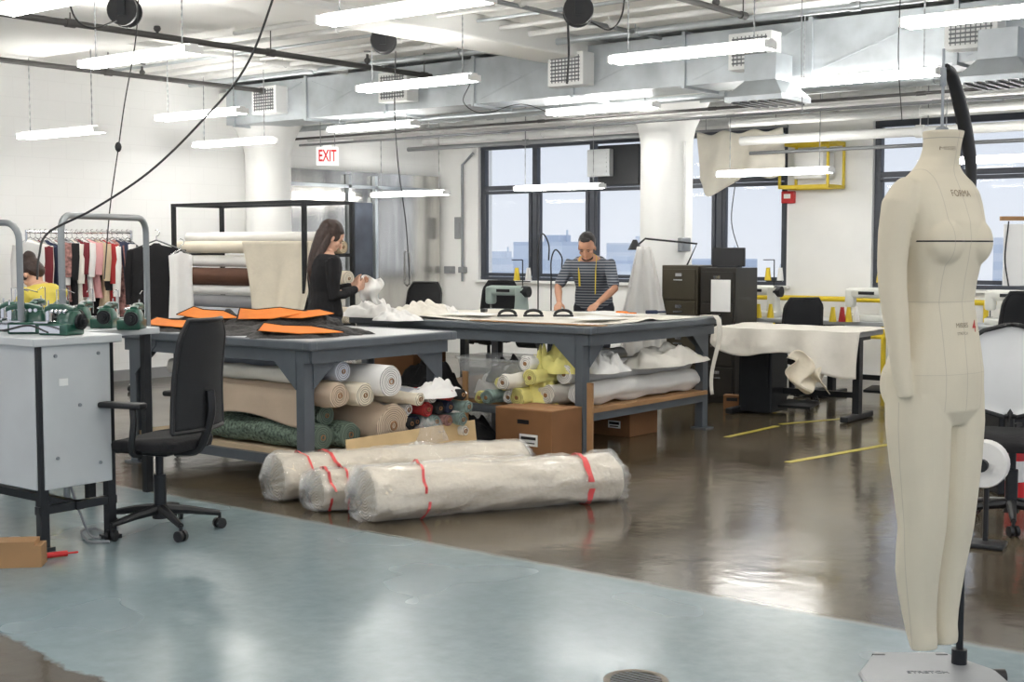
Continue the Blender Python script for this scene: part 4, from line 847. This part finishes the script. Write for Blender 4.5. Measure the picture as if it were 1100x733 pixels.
bm=BM(); lathe(bm,[(.02,.04),(.05,-.02),(.07,-.06)],16); mk('lamp_head',bm,BLACK,o)
for u,hh in ((578,.5),(592,.35)):
    p=UD(u,12.7,0); o=thing('thread_guide_stand',p,YAW,'thin black thread guide stand curving over the worktable','stand','thread guide stands')
    bm=BM(); tube(bm,spl([(0,0,.02),(0,0,1.1),(0,0,1.1+hh*.7),(.04,0,1.1+hh),(.1,0,1.1+hh*.8),(.1,0,1.1+hh*.5)],6),.007,6); mk('rod',bm,BLACK,o)
    bm=BM(); lathe(bm,[(.06,0),(.06,.015),(.03,.03)],20); mk('base',bm,BLACK,o)
# ------------------------------------------------------------- sewing stations
def sewing_machine(loc,rz,mat,label):
    o=thing('sewing_machine',loc,rz,label,'sewing machine','industrial sewing machines')
    bm=BM(); box(bm,(0,0,.03),(.46,.18,.06),bev=.012,seg=3); loft(bm,[ering((.17,0,z),a,.06,16,p=4) for z,a in ((.05,.07),(.18,.055),(.3,.055))]); box(bm,(-.02,0,.27),(.4,.1,.1),bev=.03,seg=3); box(bm,(-.2,0,.22),(.09,.1,.18),bev=.025,seg=3); mk('machine_body',bm,mat,o)
    bm=BM(); tube(bm,[(-.2,0,.14),(-.2,0,.07)],.007,8); box(bm,(-.2,-.01,.067),(.04,.05,.008)); mk('needle_bar',bm,CHROME,o)
    bm=BM(); tube(bm,[(.19,0,.26),(.26,0,.26)],[.06,.055],20); mk('handwheel',bm,BLACKM,o)
    bm=BM(); box(bm,(-.02,-.053,.27),(.16,.004,.03)); mk('name_plate',bm,BLACKM,o,smooth=False)
    bm=BM(); tube(bm,[(.12,.1,0),(.12,.1,.58)],.006,8); tube(bm,[(.12,.1,.58),(.02,.05,.58)],.005,6); tube(bm,[(.03,.1,.36),(.21,.1,.36)],.006,6); mk('thread_stand',bm,BLACKM,o)
    for i,(x,m2) in enumerate(((.05,YELLOW),(.19,WCLOTH))):
        bm=BM(); tube(bm,[(x,.1,.37),(x,.1,.5)],[.035,.02],14); mk('thread_cone',bm,m2,o)
    return o
def sewing_table(loc,rz,label,w=1.2):
    o=thing('sewing_table',loc,rz,label,'sewing table','industrial sewing tables')
    bm=BM(); box(bm,(0,0,.745),(w,.55,.04),bev=.008); mk('tabletop',bm,TOPG,o,smooth=False)
    for s in (-1,1):
        bm=BM(); box(bm,(s*(w/2-.12),0,.38),(.06,.08,.7)); box(bm,(s*(w/2-.12),0,.03),(.07,.6,.05),bev=.01); box(bm,(s*(w/2-.12),0,.7),(.05,.45,.04)); mk('leg',bm,BLACKM,o,smooth=False)
    bm=BM(); box(bm,(0,.1,.2),(w-.24,.04,.05)); mk('crossbar',bm,BLACKM,o,smooth=False)
    bm=BM(); box(bm,(0,.0,.1),(.3,.22,.025),rot=(.15,0,0)); mk('pedal',bm,BLACKM,o,smooth=False)
    bm=BM(); tube(bm,[(.15,.0,.55),(.38,.0,.55)],.09,18); box(bm,(.25,0,.67),(.15,.15,.1)); mk('motor',bm,BLACKM,o); return o
SM=M('cream_machine_enamel',S(214,214,206),.35); SG=M('grey_green_machine_enamel',S(150,164,158),.35)
s1=sewing_table(UD(860,11.7),.05,'industrial sewing table with black legs under a pale cloth',1.3)
bx=UD(822,11.9); bm=BM(); box(bm,(0,0,.33),(.3,.34,.62),bev=.01); box(bm,(.0,-.178,.4),(.24,.012,.3)); mk('control_box',bm,BLACKM,loc=bx,rot=.05,label='black control cabinet under the sewing table',cat='cabinet',smooth=False)
s2=dup(s1,UD(950,12.9),.0,'industrial sewing table with black legs by the window wall')
s3=dup(s1,UD(545,13.6),.1,'industrial sewing table with black legs near the windows')
s4=dup(s1,UD(1085,12.2),.0,'industrial sewing table with black legs by the window wall')
m1=sewing_machine(UD(545,13.6,.765),.1,SG,'grey-green industrial sewing machine with thread stand')
m2=sewing_machine(UD(935,12.85,.765),.0,SM,'cream industrial sewing machine with thread stand')
dup(m2,UD(815,13.7,.0)+V((0,0,.765)),.0,'cream industrial sewing machine with thread stand'); dup(s1,UD(820,13.7),0,'industrial sewing table with black legs by the window wall')
dup(m2,UD(1088,12.2,.765),.0,'cream industrial sewing machine at the window wall')
L0=UD(860,11.7)
bm=BM()
def dr(u,v):
    x=-.66+u*1.34; t=v*1.1
    if t<.62: y=.28-t; z=.772
    else: y=-.345-.04*math.sin(u*19)*min(1,(t-.62)*3)-.02; z=.772-(t-.62)*(.3+.45*u+.12*math.sin(u*9))
    return V((x+.02*math.sin(v*5),y,z+.006*noise.noise(V((u*8,v*8,0)))+(.02*abs(noise.noise(V((u*5,v*6,3)))) if t<.62 else 0)))
grid(bm,56,30,dr); o=mk('draped_cloth',bm,OFFW,loc=(L0.x,L0.y,0),rot=.05,label='pale cloth draped over the sewing table and hanging off its edge',cat='cloth'); mod(o,'SOLIDIFY',thickness=.006,offset=1)
p=UD(873,11.2); bm=BM(); grid(bm,24,24,lambda u,v:V(((u-.5)*(.42-.16*v)+.06*math.sin(v*7),.05*math.sin(u*13)*(.3+v),.55-.26*v+.05*math.sin(u*8+v*3)+.06*u*(1-v)))); o=mk('draped_cloth',bm,CREAM,loc=p,rot=YAW,label='cream cloth bunch hanging below the sewing table',cat='cloth'); mod(o,'SOLIDIFY',thickness=.006)
for i,(u,m_) in enumerate(((905,REDC),(912,YELLOW),(920,WCLOTH),(895,YELLOW),(962,PINK),(815,YELLOW),(805,REDC),(828,YELLOW),(970,YELLOW))):
    dd=12.75 if u>850 else 13.45
    p=UD(u,dd,.765); bm=BM(); lathe(bm,[(.035,0),(.035,.01),(.018,.13),(.018,.14)],16); mk('thread_cone',bm,m_,loc=p,label='cone of sewing thread standing on the sewing table',cat='thread',group='thread cones')
o=thing('guard_rail',(-6.9,13.85,0),0,'yellow tubular guard rail along the window wall','rail')
for z_,r_ in ((.9,.03),(.5,.025)):
    bm=BM(); tube(bm,[(-1.7,0,z_),(2.2,0,z_)],r_,12); mk('rail_bar',bm,YELLOW,o)
for x in (-1.6,-.3,1.,2.1):
    bm=BM(); tube(bm,[(x,0,0),(x,0,.9)],.028,10); mk('post',bm,YELLOW,o)
pz=at_Y(872,178,BY-.25)
o=thing('equipment_guard_frame',pz,0,'yellow steel guard frame around a wall unit','wall unit')
bm=BM()
W_,D_,H_2=.58,.4,.48
for sx in (-1,1):
    for sy in (-1,1): box(bm,(sx*W_/2,sy*D_/2,0),(.025,.025,H_2+.03))
for sz in (-1,1):
    for sy in (-1,1): box(bm,(0,sy*D_/2,sz*H_2/2),(W_,.025,.04))
    for sx in (-1,1): box(bm,(sx*W_/2,0,sz*H_2/2),(.025,D_,.04))
mk('frame',bm,YELLOW,o,smooth=False)
bm=BM(); box(bm,(0,.05,0),(.36,.3,.3),bev=.02); mk('unit',bm,WHITEM,o,smooth=False)
o=thing('fire_alarm',at_Y(847,212,BY-.03),0,'small red fire alarm box on the wall pier','alarm')
bm=BM(); box(bm,(0,0,0),(.16,.06,.14),bev=.01); mk('alarm_box',bm,RED,o,smooth=False)
bm=BM(); box(bm,(.0,-.034,.01),(.08,.012,.05)); mk('strobe',bm,WHITE,o,smooth=False)
a=at_Y(750,150,13.4); b=at_Y(842,150,13.4)
o=thing('hanging_pattern_paper',(a.x,13.4,0),0,'large off-white pattern sheet hanging from a rod by the window','paper')
w=b.x-a.x
bm=BM(); grid(bm,40,16,lambda u,v:V((u*w,-.03+.07*math.sin(u*13+v*2)*(.3+v),2.78-.04*math.sin(u*pi*3)**2-v*(.46+.2*math.exp(-((u-.25)*4)**2)+.05*math.sin(u*9))))); q=mk('paper',bm,PAPER,o); mod(q,'SOLIDIFY',thickness=.004)
bm=BM(); tube(bm,[(-.05,0,2.79),(w+.05,0,2.79)],.015,8); tube(bm,[(.1,0,2.79),(.1,0,ZC-.14)],.004,6); tube(bm,[(w-.1,0,2.79),(w-.1,0,ZC-.14)],.004,6); mk('rod',bm,GREYP,o)
o=thing('window_fan_unit',at_Y(660,178,BY-.02),0,'dark boxed ventilation unit set in the upper window','vent')
bm=BM(); box(bm,(.12,0,0),(.62,.2,.5),bev=.01); mk('case',bm,BLACKM,o,smooth=False)
bm=BM(); box(bm,(-.12,-.14,.03),(.34,.1,.34),bev=.01); 
for k in range(5): box(bm,(-.12,-.2,-.08+k*.055),(.28,.01,.02))
mk('unit',bm,LGREY,o,smooth=False)
# ------------------------------------------------------------- floor marks
def strip(u0,v0,u1,v1,w=.06):
    a=at_z(u0,v0,0);b=at_z(u1,v1,0);a.z=b.z=.0015;t=(b-a).normalized();s=V((-t.y,t.x,0))*w/2
    bm=BM(); loft(bm,[[a-s,a+s,a+s+V((0,0,.001)),a-s+V((0,0,.001))],[b-s,b+s,b+s+V((0,0,.001)),b-s+V((0,0,.001))]]); mk('floor_tape',bm,YTAPE,label='yellow marking tape stuck on the concrete floor',cat='tape',group='yellow floor tape',smooth=False)
strip(780,470,835,458,.05); strip(846,497,960,477); strip(838,456,930,448,.05); strip(1060,508,1100,500)
o=thing('floor_drain',at_z(683,731,0)+V((0,0,.001)),0,'round cast metal drain cover set in the floor','drain')
RUST=M('worn_iron',S(118,110,98),.5,.3,var=.2,scale=30)
bm=BM(); lathe(bm,[(.0001,0),(.09,0),(.1,.003),(.108,.003),(.112,0)],32); mk('rim',bm,RUST,o)
bm=BM()
for k in range(-3,4): 
    L_=math.sqrt(.09**2-(k*.022)**2)*1.9; box(bm,(0,k*.022,.001),(L_,.006,.003))
mk('grate',bm,GREYP,o,smooth=False)
# ------------------------------------------------------------- right edge
q0=UD(1108,7.9)
o=thing('equipment_cabinet',q0,YAW,'black upright equipment cabinet','cabinet')
bm=BM(); box(bm,(0,.2,.42),(.34,.4,.84),bev=.01); mk('cabinet_body',bm,BLACKM,o,smooth=False)
bm=BM(); box(bm,(0,-.006,.5),(.28,.012,.5),bev=.004); mk('door',bm,BLACK,o,smooth=False)
o=thing('fire_extinguisher',UD(1096,7.55,0),0,'small red fire extinguisher standing by the black cabinet','fire extinguisher')
bm=BM(); lathe(bm,[(.045,.0),(.055,.01),(.055,.36),(.04,.41),(.02,.43),(.02,.45)],20); mk('cylinder',bm,RED,o)
bm=BM(); box(bm,(0,.0,.47),(.03,.1,.02)); tube(bm,spl([(0,.03,.45),(.07,.02,.4),(.07,0,.2)],5),.009,6); mk('valve',bm,BLACK,o)
bm=BM(); tube(bm,[(0,0,.15),(0,0,.27)],.0565,20); mk('label_band',bm,WHITE,o)
sp2=UD(1062,6.5); o=thing('fabric_spool_stand',sp2,YAW-.5,'white cloth spool on a low black spindle stand','spool')
Mx=Matrix.Rotation(pi/2,4,'X')
bm=BM(); lathe(bm,[(.035,-.05),(.11,-.05),(.115,-.04),(.115,.04),(.11,.05),(.035,.05)],28,Matrix.Translation((0,0,.42))@Mx); mk('spool',bm,WCLOTH,o)
bm=BM(); tube(bm,[(0,-.09,.42),(0,.09,.42)],.03,14); tube(bm,[(0,.08,.42),(0,.08,.02)],.014,8); box(bm,(0,.05,.012),(.2,.16,.024),bev=.005); mk('spindle_stand',bm,BLACK,o)
o=thing('pattern_stand',UD(1098,9.6,0),YAW,'wooden stand with a white pattern board hung from its crossbar','stand')
bm=BM(); box(bm,(.1,0,.85),(.04,.04,1.7)); box(bm,(.1,0,.02),(.3,.3,.04)); box(bm,(.0,0,1.68),(.34,.03,.03)); mk('post',bm,WOOD,o,smooth=False)
bm=BM(); box(bm,(-.05,-.02,1.42),(.2,.01,.44)); mk('board',bm,WHITE,o,smooth=False)
bm=BM(); tube(bm,spl([(-.12,-.03,1.66),(-.14,-.03,1.4),(-.11,-.03,1.2)],6),.005,6); mk('cord',bm,BLACK,o)
# ------------------------------------------------------------- dress form
dfx=UD(1008,4.4); RZ=math.radians(-104.5); df=thing('dress_form',(dfx.x,dfx.y,0),RZ,'full-body cream dress form without head, hanging on a metal stand','mannequin')
def loc_(r,d):
    return (Matrix.Rotation(-RZ,3,'Z')@(RT*r+FW*d))
def form_mat():
    m=M('cream_form_cover',S(212,202,180),.75,var=.02,scale=5,bump=.12,bscale=350); nt=m.node_tree; n=nt.nodes; l=nt.links; b=n['Principled BSDF']
    src=b.inputs['Base Color'].links[0].from_socket; tc=n.new('ShaderNodeTexCoord'); sp=n.new('ShaderNodeSeparateXYZ'); l.new(tc.outputs['Object'],sp.inputs[0])
    def band(sock,c,w):
        s=n.new('ShaderNodeMath'); s.operation='SUBTRACT'; l.new(sock,s.inputs[0]); s.inputs[1].default_value=c
        a_=n.new('ShaderNodeMath'); a_.operation='ABSOLUTE'; l.new(s.outputs[0],a_.inputs[0]); t=n.new('ShaderNodeMath'); t.operation='LESS_THAN'; l.new(a_.outputs[0],t.inputs[0]); t.inputs[1].default_value=w; return t.outputs[0]
    def mul(a_,b_):
        t=n.new('ShaderNodeMath'); t.operation='MULTIPLY'
        for i,v in enumerate((a_,b_)):
            if isinstance(v,float): t.inputs[i].default_value=v
            else: l.new(v,t.inputs[i])
        return t.outputs[0]
    def lt(sock,c,op='LESS_THAN'):
        t=n.new('ShaderNodeMath'); t.operation=op; l.new(sock,t.inputs[0]); t.inputs[1].default_value=c; return t.outputs[0]
    cur=src
    torsoz=mul(lt(sp.outputs[2],.95,'GREATER_THAN'),lt(sp.outputs[0],.178))
    for msk,c in ((mul(mul(band(sp.outputs[2],1.497,.0026),lt(sp.outputs[1],.0,'GREATER_THAN')),lt(sp.outputs[0],.165)),(.01,.01,.01)),(mul(mul(band(sp.outputs[0],0.,.0014),.5),torsoz),(.35,.3,.24)),(mul(mul(band(sp.outputs[0],.095,.0013),.4),torsoz),(.35,.3,.24)),(mul(mul(band(sp.outputs[0],-.095,.0013),.4),torsoz),(.35,.3,.24)),(mul(mul(band(sp.outputs[2],1.302,.0013),.45),torsoz),(.35,.3,.24)),(mul(mul(band(sp.outputs[2],1.07,.0012),.3),torsoz),(.4,.35,.28)),(mul(band(sp.outputs[2],1.83,.0014),.6),(.3,.27,.22)),(mul(mul(band(sp.outputs[1],0.,.0014),.45),lt(sp.outputs[2],.98)),(.35,.3,.24))):
        x=n.new('ShaderNodeMix'); x.data_type='RGBA'
        l.new(msk,x.inputs[0]); l.new(cur,x.inputs[6]); x.inputs[7].default_value=(*c,1); cur=x.outputs[2]
    l.new(cur,b.inputs['Base Color']); return m
bm=BM()
tor=[(.90,-.0,.145,.09),(.95,-.005,.182,.12),(1.0,-.01,.194,.128),(1.07,-.01,.192,.128),(1.15,-.005,.176,.113),(1.23,0,.155,.099),(1.30,0,.14,.09),(1.37,.003,.146,.095),(1.44,.008,.158,.103),(1.50,.01,.168,.11),(1.56,.006,.174,.108),(1.62,-.005,.184,.098),(1.66,-.01,.182,.086),(1.69,-.014,.158,.076),(1.715,-.016,.115,.066),(1.74,-.014,.08,.062),(1.77,-.006,.061,.06),(1.80,.0,.057,.058),(1.83,.004,.06,.06),(1.855,.006,.066,.064)]
loft(bm,[ering((0,y,z),a,b,36,p=2.25) for z,y,a,b in tor])
for s in (-1,1):
    ball(bm,(s*.078,.07,1.495),.07,(1.1,.85,1.15),sub=3); ball(bm,(s*.08,-.065,1.03),.096,(.98,.75,1.1),sub=3)
    pr=[((s*.095,-.005,1.0),.102),((s*.093,0,.9),.104),((s*.088,.005,.78),.097),((s*.082,.01,.66),.086),((s*.077,.012,.556),.077),((s*.075,0,.47),.074),((s*.071,-.006,.41),.071),((s*.066,-.006,.33),.063),((s*.06,-.002,.26),.055),((s*.057,.004,.21),.05),((s*.056,.012,.175),.047),((s*.056,.016,.15),.042)]
    tube(bm,[p for p,_ in pr],[r for _,r in pr],22)
ar=[((.165,-.01,1.655),.05),((.198,-.012,1.61),.057),((.218,-.014,1.52),.051),((.226,-.014,1.42),.047),((.229,-.008,1.35),.045),((.227,.006,1.25),.041),((.221,.016,1.15),.035),((.216,.024,1.08),.031),((.212,.03,1.03),.028),((.21,.033,1.0),.025)]
tube(bm,[p for p,_ in ar],[r for _,r in ar],18); ball(bm,ar[0][0],.05)
b=mk('form_body',bm,form_mat(),df,ang=180); mod(b,'REMESH',mode='VOXEL',voxel_size=.006); mod(b,'SMOOTH',factor=.6,iterations=5)
def stamp(body,size,mat,loc,rot,off=0):
    t=text(body,size,mat,df,loc,rot,name='printed_lettering',ext=0,off=off); s=t.modifiers.new('sw','SHRINKWRAP'); s.target=b; s.wrap_method='PROJECT'; s.use_project_y=False; s.use_project_x=False; s.use_project_z=True; s.use_positive_direction=True; s.use_negative_direction=True; s.offset=.0015; return t
INK=M('brown_ink',S(130,114,94),.8); INKR=M('red_ink',S(176,60,50),.8)
stamp('FORMA',.03,INK,(.005,.17,1.65),(pi/2,0,pi)); stamp('MISSES',.022,INK,(.01,.17,1.226),(pi/2,0,pi)); stamp('4',.055,INKR,(-.062,.17,1.22),(pi/2,0,pi),.0008); stamp('STRETCH',.013,INK,(.01,.17,1.2),(pi/2,0,pi)); stamp('MISSES',.016,INK,(.03,.15,1.795),(pi/2,0,pi))
P_=loc_(.138,.12)
bm=BM(); tube(bm,[P_+V((0,0,.05)),P_+V((0,0,1.8))],.012,12); box(bm,P_+V((0,0,1.1)),(.04,.04,.07)); mk('pole',bm,BLACKM,df)
bm=BM(); pts=spl([loc_(.008,.0)+V((0,0,2.06)),loc_(.04,.04)+V((0,0,2.04)),loc_(.08,.08)+V((0,0,1.96)),loc_(.115,.11)+V((0,0,1.86)),P_+V((0,0,1.74)),P_+V((0,0,1.58))],8); tube(bm,pts,[.014+.01*math.sin(pi*i/(len(pts)-1)) for i in range(len(pts))],10); mk('support_arm',bm,BLACK,df)
bm=BM(); tube(bm,[(0,0,2.12),(0,0,1.86)],.005,8); box(bm,(0,0,2.03),(.014,.018,.06),bev=.003); ball(bm,(0,0,1.86),.022,(1,1,.5)); mk('hanging_hook',bm,MGREY,df)
bc=loc_(-.0,.05)
bm=BM(); pl=[(-.24,-.2),(-.23,-.02),(-.12,.2),(.13,.2),(.24,.0),(.24,-.2)]
loft(bm,[[bc+loc_(x*k,y*k)+V((0,0,z)) for x,y in pl] for z,k in ((.028,.97),(.034,1.),(.044,1.),(.05,.97))]); mk('stand_base',bm,BASEM,df,smooth=False)
bm=BM(); tube(bm,[P_+V((0,0,.05)),P_+V((0,0,.1))],.026,14); mk('pole_socket',bm,BLACKM,df)
stt=text('STRETCH',.034,GREYP,df,bc+loc_(-.0,-.03)+V((0,0,.0512)),(0,0,YAW-RZ),name='printed_lettering')
for x,y in ((-.2,-.16),(.25,.0),(.11,.17),(-.11,.17)):
    bm=BM(); c=bc+loc_(x,y); t=loc_(.02,0); tube(bm,[c-t+V((0,0,.026)),c+t+V((0,0,.026))],.026,14); mk('caster',bm,BLACK,df)
# ------------------------------------------------------------- outside
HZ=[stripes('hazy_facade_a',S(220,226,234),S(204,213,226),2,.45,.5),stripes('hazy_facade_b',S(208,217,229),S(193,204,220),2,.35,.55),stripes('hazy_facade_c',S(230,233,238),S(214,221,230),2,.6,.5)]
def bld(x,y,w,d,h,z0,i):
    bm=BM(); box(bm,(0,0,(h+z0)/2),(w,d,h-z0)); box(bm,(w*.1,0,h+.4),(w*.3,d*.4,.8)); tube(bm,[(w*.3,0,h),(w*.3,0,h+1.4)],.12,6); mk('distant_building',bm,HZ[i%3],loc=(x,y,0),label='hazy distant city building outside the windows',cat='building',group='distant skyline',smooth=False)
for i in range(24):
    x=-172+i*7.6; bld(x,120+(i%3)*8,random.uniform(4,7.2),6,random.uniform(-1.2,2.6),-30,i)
w=bpy.data.worlds.new('World'); scn.world=w; w.use_nodes=True; nt=w.node_tree; bg=nt.nodes['Background']
tc=nt.nodes.new('ShaderNodeTexCoord'); sp=nt.nodes.new('ShaderNodeSeparateXYZ'); rp=nt.nodes.new('ShaderNodeValToRGB'); nt.links.new(tc.outputs['Generated'],sp.inputs[0]); nt.links.new(sp.outputs[2],rp.inputs['Fac'])
rp.color_ramp.elements[0].color=(*S(226,232,242),1); rp.color_ramp.elements[1].color=(*S(208,223,245),1); rp.color_ramp.elements[1].position=.3
nt.links.new(rp.outputs['Color'],bg.inputs['Color']); bg.inputs['Strength'].default_value=1.0
cd=bpy.data.cameras.new('camera'); cam=bpy.data.objects.new('camera',cd); scn.collection.objects.link(cam); cam.location=CAM; cam.rotation_euler=(pi/2-PITCH,0,YAW); cd.sensor_width=36; cd.lens=36*F/1100; cd.clip_end=500
scn.camera=cam
scn.view_settings.view_transform='Standard'; scn.view_settings.look='None'; scn.view_settings.exposure=.1
